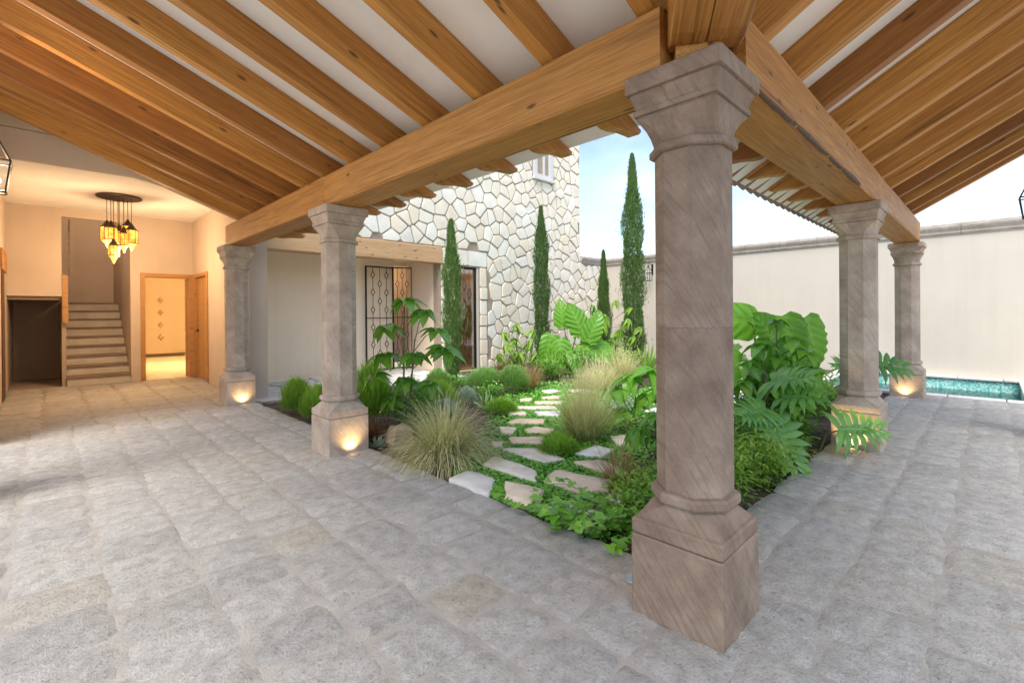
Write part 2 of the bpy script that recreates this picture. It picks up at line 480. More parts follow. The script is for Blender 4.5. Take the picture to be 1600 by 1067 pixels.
# ---------------------------------------------------------------- paving
def unit_paver(seed):
    """rough hewn block: ragged outline, uneven top (shared by many stones)"""
    r = random.Random(seed); N = 9
    kx, ky = r.uniform(-.15, .15), r.uniform(-.15, .15)
    off = Vector((r.uniform(0, 90), r.uniform(0, 90), r.uniform(0, 90)))
    b = MB(); vs = []
    for j in range(N + 1):
        for i in range(N + 1):
            u, v = i / N * 2 - 1, j / N * 2 - 1
            # square to rounded square
            f = 1 - .055 * (u * u * v * v)
            x, y = u * .5 * f, v * .5 * f
            x *= 1 + kx * y; y *= 1 + ky * x
            e = max(abs(u), abs(v))
            w = noise.noise_vector(Vector((x * 5, y * 5, 0)) + off)
            x += w.x * .016; y += w.y * .016
            z = .0095 + .009 * noise.fractal(Vector((x * 3.4, y * 3.4, 0)) + off, 0.6, 2.0, 4)
            if e > .99: z = -.004 + .003 * w.z
            elif e > .75: z -= .002
            vs.append((x, y, z))
    fs = [(j * (N + 1) + i, j * (N + 1) + i + 1, (j + 1) * (N + 1) + i + 1, (j + 1) * (N + 1) + i) for j in range(N) for i in range(N)]
    b.add(vs, fs)
    return b.mesh('paving_stone', M['paver'], True)
PAVERS = [unit_paver(100 + i) for i in range(24)]

def lay(parent, x0, x1, y0, y1, mat=None, joint=-0.008):
    w, d = x1 - x0 - joint + rnd.uniform(-0.012, 0.012), y1 - y0 - joint + rnd.uniform(-0.012, 0.012)
    o = link('paving_stone', rnd.choice(PAVERS), parent, ((x0 + x1) / 2 + rnd.uniform(-.005, .005), (y0 + y1) / 2 + rnd.uniform(-.005, .005), rnd.uniform(-0.004, 0.002)),
             (rnd.uniform(-.006, .006), rnd.uniform(-.006, .006), R(rnd.choice((0, 180)) + rnd.uniform(-2.2, 2.2))))
    o.scale = (w, d, 1)
    if mat:
        o.material_slots[0].link = 'OBJECT'; o.material_slots[0].material = mat
    return o

floor_left = tag(box('walkway_floor', -0.5, 2.2, -0.5, 7.7, -0.25, -0.001, M['joint']), kind='structure')
floor_left.location = (0, 0, 0); floor_left.data.transform(Matrix.Translation((0.85, 3.6, -0.25)))
edges = [2.215, 1.955, 1.535, 1.215, 0.89, 0.55, 0.20, -0.15, -0.5]
for i in range(8):
    y = -0.5 + rnd.uniform(-0.15, 0.0)
    while y < 7.68:
        h = rnd.uniform(0.27, 0.335) if i else rnd.uniform(0.25, 0.33)
        y2 = min(y + h, 7.70)
        if 7.70 - y2 < 0.12: y2 = 7.70
        if y2 > -0.4: lay(floor_left, edges[i + 1], edges[i] + (0.02 if i == 0 else 0), max(y, -0.5), y2)
        y = y2
floor_right = tag(box('poolside_floor', 2.2, 9.62, -0.5, 1.10, -0.25, -0.001, M['joint']), kind='structure')
floor_right.location = (0, 0, 0); floor_right.data.transform(Matrix.Translation((5.91, 0.3, -0.25)))
rows = [1.115, 0.84, 0.515, 0.185, -0.15, -0.5]
for i in range(5):
    x = 2.22 + rnd.uniform(-0.02, 0.0) - (rnd.uniform(0.05, 0.25) if i else 0)
    while x < 9.58:
        x2 = min(x + rnd.uniform(0.33, 0.43), 9.62)
        if 9.62 - x2 < 0.15: x2 = 9.62
        if x2 > 2.33: lay(floor_right, max(x, 2.21), x2, rows[i + 1], rows[i] + (0.02 if i == 0 else 0), None, -0.006)
        x = x2
floor_lobby = tag(box('lobby_floor', -0.5, 2.24, 7.7, 12.05, -0.25, -0.002, M['joint']), kind='structure')
floor_lobby.location = (0, 0, 0); floor_lobby.data.transform(Matrix.Translation((0.87, 9.875, -0.25)))
for i in range(6):
    y = 7.7
    while y < 12.0:
        y2 = min(y + rnd.uniform(0.40, 0.52), 12.05)
        lay(floor_lobby, -0.5 + i * 0.4566, -0.5 + (i + 1) * 0.4566, y, y2, None, 0.01)
        y = y2
floor_terrace = tag(box('terrace_floor', 2.24, 6.30, 7.72, 10.0, -0.25, -0.004, M['joint']), kind='structure')
floor_terrace.location = (0, 0, 0); floor_terrace.data.transform(Matrix.Translation((4.27, 8.86, -0.25)))
for y0, y1 in ((7.72, 8.47), (8.47, 9.25), (9.25, 10.0)):
    x = 2.24
    while x < 6.29:
        x2 = min(x + rnd.uniform(0.7, 0.9), 6.30)
        lay(floor_terrace, x, x2, y0, y1, M['slab'], 0.01)
        x = x2
tag(box('room_floor', -0.5, 4.4, 12.05, 18.9, -0.25, -0.006, M['slab']), kind='structure')

soil = MB()
for x0, x1, y0, y1 in ((2.2, 9.7, 1.1, 7.74), (9.7, 12.8, 2.3, 8.7), (6.28, 9.7, 7.74, 8.7)):
    nx, ny = int((x1 - x0) / 0.25), int((y1 - y0) / 0.25)
    vs = [(x0 + (x1 - x0) * i / nx, y0 + (y1 - y0) * j / ny, -0.045 + (rnd.uniform(-.012, .02) if 0 < i < nx and 0 < j < ny else 0)) for j in range(ny + 1) for i in range(nx + 1)]
    soil.add(vs, [(j * (nx + 1) + i, j * (nx + 1) + i + 1, (j + 1) * (nx + 1) + i + 1, (j + 1) * (nx + 1) + i) for j in range(ny) for i in range(nx)])
tag(soil.build('garden_soil', M['soil'], smooth=True), kind='structure')

# ---------------------------------------------------------------- pool
pool = empty('swimming_pool', (11.2, 1.0, 0), kind='structure')
def ploc(n, x0, x1, y0, y1, z0, z1, m, bev=0): return box(n, x0 - 11.2, x1 - 11.2, y0 - 1.0, y1 - 1.0, z0, z1, m, pool, bev)
ploc('mosaic_wall', 12.62, 12.74, -0.42, 2.3, -1.3, -0.035, M['mosaic'])
ploc('mosaic_wall', 9.72, 9.80, -0.42, 2.3, -1.3, -0.035, M['mosaic'])
ploc('mosaic_wall', 9.80, 12.62, -0.42, -0.34, -1.3, -0.035, M['mosaic'])
ploc('mosaic_wall', 9.80, 12.62, 2.20, 2.28, -1.3, -0.035, M['mosaic'])
ploc('mosaic_floor', 9.72, 12.74, -0.42, 2.3, -1.42, -1.3, M['mosaic'])
wt = MB(); wt.add([(9.80 - 11.2, -0.34 - 1, -0.24), (12.62 - 11.2, -0.34 - 1, -0.24), (12.62 - 11.2, 2.2 - 1, -0.24), (9.8 - 11.2, 2.2 - 1, -0.24)], [(0, 1, 2, 3)])
wt.build('water', M['water'], pool)
y = -0.75
while y < 2.3:
    y2 = min(y + 0.62, 2.4)
    ploc('coping_stone', 9.63, 9.84, y + .006, y2 - .006, -0.035, 0.012, M['slab'], 0.008)
    ploc('coping_stone', 12.57, 12.745, y + .006, y2 - .006, -0.035, 0.012, M['slab'], 0.008)
    y = y2
x = 9.85
while x < 12.55:
    x2 = min(x + 0.68, 12.56)
    ploc('coping_stone', x + .006, x2 - .006, -0.75, -0.32, -0.035, 0.010, M['slab'], 0.008)
    ploc('coping_stone', x + .006, x2 - .006, 2.18, 2.40, -0.035, 0.010, M['slab'], 0.008)
    x = x2

# ================================================================== COLUMNS
CW = 0.1965
def sq(a, c, z):
    return [(-a, -a + c, z), (-a + c, -a, z), (a - c, -a, z), (a, -a + c, z), (a, a - c, z), (a - c, a, z), (-a + c, a, z), (-a, a - c, z)][::1]
def lofted(spec):
    b = MB(); b.loft([sq(a, c, z) for a, c, z in spec]); return b
def make_column(loc, label):
    t = empty('stone_column', loc, 0, label, 'column', 'stone columns round the courtyard')
    o = lofted([(CW, .006, 0), (CW, .006, .338), (CW - .005, .008, .345), (CW - .012, .008, .3465)]).build('plinth', M['column'], t)
    o = lofted([(CW - .012, .008, .3465), (CW - .003, .007, .352), (CW - .001, .007, .36), (CW - .001, .007, .405), (CW - .006, .008, .413), (CW - .018, .010, .416),
                (CW - .021, .016, .424), (.163, .05, .455), (.153, .078, .478), (.149, .085, .486), (.149, .086, .496),
                (.166, .095, .499), (.168, .097, .506), (.168, .097, .530), (.163, .094, .540), (.147, .086, .543)]).build('base_moulding', M['column'], t)
    z0, zm, z1 = .543, 1.235, 1.975
    lofted([(.145, .085, z0), (.145, .085, zm - .002), (.1442, .0845, zm)]).build('shaft', M['column'], t)
    lofted([(.1442, .0845, zm), (.145, .085, zm + .003), (.145, .085, z1)]).build('shaft', M['column'], t)
    lofted([(.145, .085, z1), (.158, .092, z1 + .002), (.166, .096, z1 + .008), (.166, .096, z1 + .032), (.160, .093, z1 + .040),
            (.147, .083, z1 + .043), (.146, .078, z1 + .06), (.149, .062, z1 + .09), (.156, .045, z1 + .118), (.166, .026, z1 + .142), (.175, .012, z1 + .160),
            (.170, .010, z1 + .160), (.170, .008, z1 + .168), (.181, .007, z1 + .170), (.182, .007, z1 + .192), (.176, .008, z1 + .195), (.176, .008, z1 + .202), (.180, .008, z1 + .220), (.188, .008, z1 + .240), (.193, .008, z1 + .250), (.193, .008, z1 + .262)]).build('capital', M['column'], t)
    lofted([(.193, .008, z1 + .262), (.207, .008, z1 + .263), (.209, .009, z1 + .268), (.209, .009, z1 + .328), (.204, .009, 2.311), (.195, .009, 2.313)]).build('abacus', M['column'], t)
    return t
cx0, cy0 = 1.8128 + CW, 0.7168 + CW
c0 = make_column((cx0, cy0, 0), 'large nearest octagonal stone column at the corner of the walkway')
for p, lab in (((cx0, 4.2113 + CW, 0), 'octagonal stone column behind the large feather grass, dark on its left side'),
               ((cx0, 7.6409 + CW, 0), 'octagonal stone column at the far left end of the timber beam'),
               ((5.4257 + CW, cy0, 0), 'octagonal stone column with a lobed leaf across its lit plinth'),
               ((9.1503 + CW, cy0, 0), 'octagonal stone column at the pool edge, farthest on the right')):
    c = copy_tree(c0); c.location = p; c['label'] = lab
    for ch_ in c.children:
        ch_.material_slots[0].link = 'OBJECT'; ch_.material_slots[0].material = M['column_lit']  # far columns take the lit copy of the stone colour

# ================================================================== BEAMS
def beam_mesh(L, w, h, name='beam', mat=None, seed=0, notch=False):
    """runs along local X from 0 to L, hewn a little unevenly"""
    r = random.Random(seed); b = MB(); rings = []
    n = max(2, int(L / 0.45))
    for i in range(n + 1):
        x = L * i / n
        e = 0.012
        j = lambda: r.uniform(-.0025, .0025)
        a = w / 2
        rings.append([(x, -a + j(), e + j()), (x, -a + e + j(), 0), (x, a - e + j(), 0), (x, a + j(), e + j()), (x, a + j(), h - e), (x, a - e, h), (x, -a + e, h), (x, -a + j(), h - e)])
    b.loft(rings)
    return b.mesh(name, mat or M['beam'])
def beam(label, loc, rot, L, w, h, seed, name='timber_beam', mat=None, group=None):
    o = link(name, beam_mesh(L, w, h, name, mat, seed), None, loc, rot)
    return tag(o, label, 'beam', group)
BX = 2.008
beam('thick honey pine beam running from the nearest column to the second left column', (BX, 0.985, 2.3135), (0, 0, R(90)), 3.40, .288, .29, 1)
beam('thick pine beam over the two far left columns, ending beside the orange wall', (BX, 4.388, 2.3135), (0, 0, R(90)), 3.42, .286, .292, 2)
BY = 0.903
beam('thick pine beam with a dark barky lower edge, over the nearest and poolside columns', (2.172, BY, 2.3135), (0, 0, 0), 3.41, .314, .286, 3)
beam('weathered greyer pine beam end reaching the pool column', (5.586, BY, 2.3135), (0, 0, 0), 3.60, .312, .284, 4)
# bark left along the lower edge of the right beam
wn_ = MB(); r = random.Random(5)
for k, (xa, xb) in enumerate(((2.28, 2.94), (2.97, 3.66), (3.70, 4.08), (4.10, 4.72))):
    rings = []
    n = 10
    for i in range(n + 1):
        t = i / n; x = xa + (xb - xa) * t
        w = 0.012 * math.sin(math.pi * min(1, max(.05, t))) ** .5 + r.uniform(-.003, .003)
        yb, zb = BY - .157, 2.3135
        rings.append([(x, yb + .014, zb - .0015), (x, yb + .003, zb + .003), (x, yb - .0015, zb + .010 + w), (x, yb + .010, zb + .012 + w * .5), (x, yb + .012 + w, zb - .0015)])
    wn_.loft(rings)
bark = wn_.build('bark_edge', M['bark'])
bark.parent = bpy.data.objects['timber_beam.002']; bark.matrix_parent_inverse = Matrix.Translation((-2.172, -BY, -2.3135))

# valley beam over the near corner, carved lower end
vd = Vector((-1.5, -1, 0)).normalized()
va = math.atan2(vd.y, vd.x)
vb = MB()
prof = [(0.03, 0.165), (0.0, 0.13), (0.02, 0.075), (0.07, 0.035), (0.14, 0.008), (0.20, 0.0), (2.6, 0.0), (2.6, .24), (0.0, .24)]
for s0, s1 in ((-.150, -.002), (.002, .150)):
    vb.loft([[(x, s, z) for x, z in prof] for s in (s0, s1)])
vo = link('valley_beam', vb.mesh('valley_beam', M['beam']), None, (2.07, 0.90, 2.372), (0, -math.atan(.316), va))
tag(vo, 'wide split valley beam rising over the nearest column capital', 'beam'); bevel(vo, .008)
bk = MB(); bk.box(-.08, .09, -.085, .085, 0, .13)
bo = bk.build('seat_block', M['beam'], None, (2.03, .915, 2.3135)); bo.rotation_euler = (0, 0, va)
bo.parent = vo; bo.matrix_parent_inverse = vo.matrix_basis.inverted()

# ================================================================== ROOFS
TL, TR = math.atan(.38), math.atan(.57)
def rafter_mesh(up_len, tail, h, w, seed):
    """local X down the slope, 0 at the beam; carved tail"""
    r = random.Random(seed); b = MB()
    if tail > 0.3:
        pr = [(-up_len, 0), (tail * .62, 0), (tail * .67, .006), (tail * .73, .03), (tail * .83, .085), (tail * .92, .120), (tail * .985, .145), (tail, .165), (tail, h), (-up_len, h)]
    else:
        pr = [(-up_len, 0), (tail, 0), (tail, h), (-up_len, h)]
    e = .006
    b.loft([[(x, -w / 2, z) for x, z in pr], [(x, w / 2, z) for x, z in pr]])
    return b.mesh('rafter', M['rafter'])
roofL = empty('walkway_roof', (1.86, 4.0, 2.63), 0, 'sloping roof of pine rafters and white boards over the left walkway', 'roof')
roofR = empty('poolside_roof', (5.4, 0.75, 2.60), 0, 'steep roof of close pine rafters over the right walkway, open to the sky', 'roof')
lm = [rafter_mesh(2.36 / math.cos(TL), .905, .187, .085, s) for s in (1, 2, 3)]
for i, yh in enumerate((1.112, 1.682, 2.245, 2.808, 3.373, 3.94, 4.49, 5.03, 5.59, 6.145, 6.71, 7.28)):
    me = lm[i % 3] if i else rafter_mesh(2.36 / math.cos(TL), .50, .187, .085, 9)
    o = link('rafter', me, roofL, (0, yh - .0425 - 4.0, 0), (0, TL, 0)); bevel(o, .004)
for yh in (0.55, -0.02):
    xm = 1.86 + 1.5 * (yh - .75) - .12
    me = rafter_mesh((xm + .5) / math.cos(TL), .0, .187, .085, 9)
    o = link('rafter', me, roofL, (xm - 1.86, yh - .0425 - 4.0, -(xm - 1.86) * .38), (0, TL, 0)); bevel(o, .004)
rm = [rafter_mesh(1.25 / math.cos(TR), .60 / math.cos(TR) , .178, .085, s) for s in (1, 2, 3)]
xs = [2.417 + .567 * k for k in range(11)] + [8.42]
for i, x in enumerate(xs):
    me = rm[i % 3] if x > 2.9 else rafter_mesh(1.25 / math.cos(TR), .2, .178, .085, 9)
    o = link('rafter', me, roofR, (x + .0425 - 5.4, 0, 0), (0, TR, R(90))); bevel(o, .004)
for x in (1.85, 1.283, .716):
    ym = .75 + (x - 1.86) / 1.5 - .10
    me = rafter_mesh((ym + .5) / math.cos(TR), 0, .178, .085, 9)
    o = link('rafter', me, roofR, (x + .0425 - 5.4, ym - .75, -(ym - .75) * .57), (0, TR, R(90))); bevel(o, .004)
zL = lambda x: 2.63 + .2 - .38 * (x - 1.86)
zR = lambda y: 2.60 + .203 - .57 * (y - .75)
def deck(name, pts, zf, d0, d1, mat, parent, org):
    b = MB()
    lo = [(x - org[0], y - org[1], zf(x, y) + d0 - org[2]) for x, y in pts]
    hi = [(x - org[0], y - org[1], zf(x, y) + d1 - org[2]) for x, y in pts]
    b.loft([lo, hi]); return b.build(name, mat, parent)
oL, oR = (1.86, 4.0, 2.63), (5.4, .75, 2.60)
pL = [(2.73, 1.33), (2.73, 7.66), (-.6, 7.66), (-.6, -.89)]
pR = [(2.97, 1.49), (-.165, -.6), (8.52, -.6), (8.52, 1.49)]
deck('ceiling_board', pL, lambda x, y: zL(x), 0.0, .05, M['ceiling'], roofL, oL)
deck('ceiling_board', pR, lambda x, y: zR(y), 0.0, .05, M['ceiling'], roofR, oR)
deck('roof_screed', [(2.70, 1.36), (2.70, 7.66), (-.6, 7.66), (-.6, -.85)], lambda x, y: zL(x), .052, .11, M['joint'], roofL, oL)
deck('roof_screed', [(2.95, 1.475), (-.165, -.6), (8.52, -.6), (8.52, 1.475)], lambda x, y: zR(y), .052, .11, M['joint'], roofR, oR)
def tile_mesh(L=.42, r0=.085, r1=.068):
    b = MB(); n = 8; rings = []
    for x, rr in ((0, r0), (-L, r1)):
        out = [(x, rr * math.cos(math.pi * k / n), rr * math.sin(math.pi * k / n)) for k in range(n + 1)]
        inn = [(x, (rr - .014) * math.cos(math.pi * k / n), (rr - .014) * math.sin(math.pi * k / n)) for k in range(n + 1)][::-1]
        rings.append(out + inn)
    b.loft(rings); return b.mesh('roof_tile', M['clay'], False)
tm = tile_mesh()
tu = tile_mesh(.42, .088, .072); tu.transform(Matrix.Scale(-1, 4, (0, 0, 1))); tu.flip_normals()
y = 1.50
while y < 7.6:
    for me, dy, dz in ((tu, 0, .0875), (tm, .095, .075)):
        link('roof_tile', me, roofL, (2.77 - .012 * (dz < .08) - 1.86, y + dy - 4.0, zL(2.77) + .045 + dz - 2.63), (rnd.uniform(-.04, .04), TL, rnd.uniform(-.03, .03)))
    y += .19
x = 3.0
while x < 8.5:
    for me, dx, dz in ((tu, 0, .0875), (tm, .095, .075)):
        link('roof_tile', me, roofR, (x + dx - 5.4, 1.565 - .012 * (dz < .08) - .75, zR(1.565) + .004 + dz - 2.60), (rnd.uniform(-.04, .04), TR, R(90) + rnd.uniform(-.03, .03)))
    x += .19

# ================================================================== HOUSE WALLS
def wallthing(name, label, x0, x1, y0, y1, z0, z1, mat):
    o = box(name, x0, x1, y0, y1, z0, z1, mat); return tag(o, label, 'wall')
house = empty('house_wing', (0.8, 12.1, 0), 0, 'lobby end of the house with stair opening, lit doorway and beige walls', 'house')
def hb(n, x0, x1, y0, y1, z0, z1, m, bev=0, parent=None):
    return box(n, x0 - .8, x1 - .8, y0 - 12.1, y1 - 12.1, z0, z1, m, house, bev)
hb('wall', -.5, .202, 12.0, 12.12, 1.68, 3.30, M['wall'])                       # parapet of the upper flight
hb('wall', .202, 1.19, 12.0, 12.12, 3.15, 3.30, M['wall'])
hb('wall', 1.19, 1.375, 12.0, 15.4, 0, 4.4, M['wall'])                           # right of the stairs
hb('wall', 1.375, 2.24, 12.0, 12.18, 2.11, 3.30, M['wall'])
hb('wall', 2.215, 2.24, 12.0, 12.18, 0, 2.11, M['wall'])
hb('wall', -.5, 1.19, 15.3, 15.4, 0, 4.4, M['wall'])                             # back of the stairwell
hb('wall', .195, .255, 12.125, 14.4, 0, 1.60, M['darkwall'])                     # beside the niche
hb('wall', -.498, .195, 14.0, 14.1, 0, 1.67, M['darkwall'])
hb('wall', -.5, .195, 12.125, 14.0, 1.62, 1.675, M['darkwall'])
hb('wall', -.5, 1.19, 12.125, 15.3, 4.4, 4.5, M['ceiling'])
hb('wall', -.5, .19, 12.125, 15.3, 1.9, 4.4, M['wall'])
hb('end_board', .204, .285, 11.985, 12.11, 1.185, 2.07, M['doorwood'], .004)
for k in range(8):                                                                # toothed edge of the upper flight
    hb('edge_block', .292, .318 + .004 * (k % 2), 12.03, 12.10, 2.075 + k * .132, 2.19 + k * .132, M['trunk'])
hb('wall', 2.24, 2.5, 8.06, 10.66, 0, 3.4, M['wall'])
hb('wall', 2.24, 2.5, 10.66, 11.86, 2.17, 3.4, M['wall'])
hb('wall', 2.24, 2.5, 11.86, 12.2, 0, 3.4, M['wall'])
hb('wall', -.62, -.5, 7.0, 12.2, 0, 4.2, M['wall'])
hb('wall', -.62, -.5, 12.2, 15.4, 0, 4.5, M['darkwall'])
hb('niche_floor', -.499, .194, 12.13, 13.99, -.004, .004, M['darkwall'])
hb('ceiling', -.5, 2.5, 7.74, 12.2, 3.30, 3.42, M['ceiling'])
hd = prism([(-.5, 3.08), (.82, 3.08), (1.1, 3.02), (2.24, 2.60), (2.24, 3.42), (-.5, 3.42)], 'y', 7.67, 7.735)
o = hd.build('header_wall', M['wall'], house, (-.8, -12.1, 0))
hb('wall', -.6, 2.2, 7.672, 7.73, 3.43, 3.75, M['wall'])
hb('wall_lintel', -.498, -.47, 10.5, 11.55, 2.03, 2.36, M['beam'], .006)
hb('door_leaf', -.499, -.488, 10.62, 11.25, 0, 2.03, M['bark'])
# lit room behind the doorway
hb('room_wall', 1.376, 4.4, 18.8, 18.9, 0, 2.8, M['wall'])
hb('room_wall', 4.3, 4.4, 12.2, 18.8, 0, 2.8, M['wall'])
hb('room_wall', 1.376, 1.42, 15.41, 18.8, 0, 2.8, M['wall'])
hb('room_wall', 2.5, 4.3, 12.1, 12.2, 0, 2.8, M['wall'])
hb('room_ceiling', 1.376, 4.4, 12.19, 18.9, 2.8, 2.9, M['ceiling'])
hb('skirting', 1.43, 4.3, 18.78, 18.798, 0, .10, M['trunk'])
for k in range(4):
    b = MB(); zc = .62 + k * .40; a = .085; xc = 2.62 - .8
    b.loft([[(xc - a, 6.698, zc), (xc, 6.698, zc - a * 1.3), (xc + a, 6.698, zc), (xc, 6.698, zc + a * 1.3)], [(xc - a * .6, 6.67, zc), (xc, 6.67, zc - a * .8), (xc + a * .6, 6.67, zc), (xc, 6.67, zc + a * .8)]])
    b.build('wall_ornament', M['motif'], house)
def frame(x0, x1, ztop, y0, y1, w):
    hb('door_frame', x0, x0 + w, y0, y1, 0, ztop, M['doorwood'], .005)
    hb('door_frame', x1 - w, x1, y0, y1, 0, ztop, M['doorwood'], .005)
    hb('door_frame', x0 + w, x1 - w, y0, y1, ztop - w, ztop, M['doorwood'], .005)
frame(1.345, 2.238, 2.175, 11.965, 12.20, .075)
# open panelled leaf inside the lit room
dl = hb('door', 0 + .8, .74 + .8, 12.08, 12.12, 0.01, 2.09, M['doorwood'])
dl.location = (2.15 - .8, 12.20 - 12.1, 0.01); dl.data.transform(Matrix.Translation((.37, 0, 0))); dl.rotation_euler = (0, 0, R(76))
for z0, z1 in ((.15, .85), (1.0, 1.95)):
    for s in (-1, 1):
        o = box('panel', .12, .62, s * .024 - .006, s * .024 + .006, z0, z1, M['doorwood'], dl, .008)
for s in (-1, 1):
    b = MB(); b.tube([(.68, s * .02, 1.0), (.68, s * .06, 1.0), (.60, s * .065, 1.0)], .009); b.build('door_handle', M['iron'], dl)
# closed plank door in the side wall
for n, a, b_, z0, z1 in (('door_frame', 10.66, 10.735, 0, 2.17), ('door_frame', 11.785, 11.86, 0, 2.17), ('door_frame', 10.735, 11.785, 2.095, 2.17)):
    hb(n, 2.215, 2.36, a, b_, z0, z1, M['doorwood'], .005)
for k in range(7):
    hb('door_plank', 2.275, 2.32, 10.738 + k * .15, 10.883 + k * .15, 0.01, 2.09, M['doorwood'], .004)
b = MB(); b.lathe([(0, 0), (.028, .004), (.03, .02), (.012, .03), (.012, .05), (0, .05)], 10)
ko = b.build('door_knob', M['iron'], house, (2.272 - .8, 11.66 - 12.1, 1.0)); ko.rotation_euler = (0, R(-90), 0)
# added unseen piers under the rafters; walkway backs left open to let daylight in
def pier(x0, x1, y0, y1, h, label):
    tag(box('pier', x0, x1, y0, y1, -.05, h, M['wall'], None, .01), label, 'pier', 'added unseen piers behind the walkways')
pier(-.62, -.5, 4.78, 5.22, 3.30, 'added unseen pier holding the lantern cut by the left picture edge')
pier(-.80, -.5, -.80, -.5, 3.30, 'added unseen pier at the outer corner of both walkways')
pier(6.68, 7.12, -.62, -.5, 3.10, 'added unseen pier holding the lantern cut by the right picture edge')
beam('added unseen timber plate under the high rafter ends of the left walkway', (-.56, -.9, 3.30), (0, 0, R(90)), 7.88, .14, .20, 21)
beam('added unseen timber plate under the high rafter ends of the right walkway', (-.4, -.56, 3.10), (0, 0, 0), 8.9, .14, .16, 22)

# ---------------------------------------------------------------- stairs
st = empty('staircase', (.725, 12.05, 0), 0, 'pale stone stairs climbing out of the lobby', 'stairs')
for k in range(9):
    z1 = .18 * (k + 1); y0 = 12.05 + .265 * k
    b = MB()
    b.box(-.465, .463, y0 - 12.05 + .012, 15.29 - 12.05 if k == 8 else y0 - 12.05 + .30, .18 * k + (.001 if k else 0), z1 - .035)
    so = b.build('step', M['step'], st); bevel(so, .004)
    b = MB(); b.box(-.468, .464, y0 - 12.05 - .022, 15.29 - 12.05 if k == 8 else y0 - 12.05 + .30, z1 - .034, z1)
    bevel(b.build('tread', M['tread'], so), .006)

# ================================================================== BEIGE RECESS, LINTEL
rw = empty('recess_wall', (4.4, 10.0, 0), 0, 'smooth beige wall set back under the long pale lintel', 'wall')
def rb(n, x0, x1, y0, y1, z0, z1, m, bev=0): return box(n, x0 - 4.4, x1 - 4.4, y0 - 10, y1 - 10, z0, z1, m, rw, bev)
rb('wall', 2.5, 5.88, 10.0, 10.15, 0, 2.9, M['recess'])
rb('wall', 5.88, 6.56, 10.0, 10.15, 2.46, 2.9, M['recess'])
rb('wall', 6.315, 6.56, 8.96, 10.0, 0, 2.9, M['recess'])
rb('ceiling', 2.5, 6.315, 8.955, 10.0, 2.80, 2.9, M['ceiling'])
rb('passage_wall', 5.7, 7.4, 11.4, 11.5, 0, 2.6, M['wall'])
rb('passage_wall', 5.7, 5.79, 10.15, 11.4, 0, 2.6, M['wall'])
rb('passage_wall', 7.42, 7.5, 10.15, 11.5, 0, 2.6, M['wall'])
rb('passage_ceiling', 5.7, 7.5, 10.15, 11.5, 2.6, 2.7, M['wall'])
lt = beam('long pale pine lintel under the rubble stone wall', (2.46, 8.79, 2.435), (0, 0, R(0)), 3.88, .30, .365, 11, 'lintel_beam', M['lintel'])

# ================================================================== IRON GATES
def gate_mesh(w, h, cols, rows, parent, off=0):
    def t(pts, r): b = MB(); b.tube(pts, r, 4); return b
    b = MB()
    for x in (0, w): b.box(x - .016, x + .016, -.016, .016, 0, h)
    for z in (0.0, h - .03): b.box(.016, w - .016, -.014, .014, z, z + .03)
    b.box(.016, w - .016, -.010, .010, h * .5, h * .5 + .02)
    b.build('gate_frame', M['iron'], parent)
    for c in range(cols):
        x = w * (c + 1) / (cols + 1)
        zs = [h * (k + .5 + .5 * ((c + off) % 2)) / rows for k in range(rows)]
        z = .03
        for zc in zs:
            if zc + .1 > h - .04 or (zc - .1 < h * .5 + .03 and zc + .1 > h * .5 - .01): continue
            bars = MB(); bars.tube([(x, 0, z), (x, 0, zc - .085)], .007, 5); z = zc + .085; bars.build('bar', M['iron'], parent)
            d = MB(); dx = min(.052, w / (cols + 1) * .42)
            ring = lambda f_, y_: [(x, y_, zc - .09 * f_), (x + dx * f_, y_, zc), (x, y_, zc + .09 * f_), (x - dx * f_, y_, zc)]
            d.loft([ring(1.05, -.006), ring(1.05, .006), ring(.78, .006), ring(.78, -.006), ring(1.05, -.006)], False)
            d.build('diamond', M['iron'], parent)
        bars = MB(); bars.tube([(x, 0, z), (x, 0, h - .03)], .007, 5)
        bars.build('bar', M['iron'], parent)
g1 = empty('iron_gate', (5.16, 9.93, .01), 0, 'iron gate leaf with diamonds folded flat against the beige wall', 'gate', 'iron gate leaves in the recess')
gate_mesh(.69, 2.40, 3, 6, g1)
g2 = empty('iron_gate', (5.89, 10.02, .01), R(-20), 'iron gate leaf with diamonds standing across the orange passage', 'gate', 'iron gate leaves in the recess')
gate_mesh(.46, 2.42, 3, 6, g2, 1)
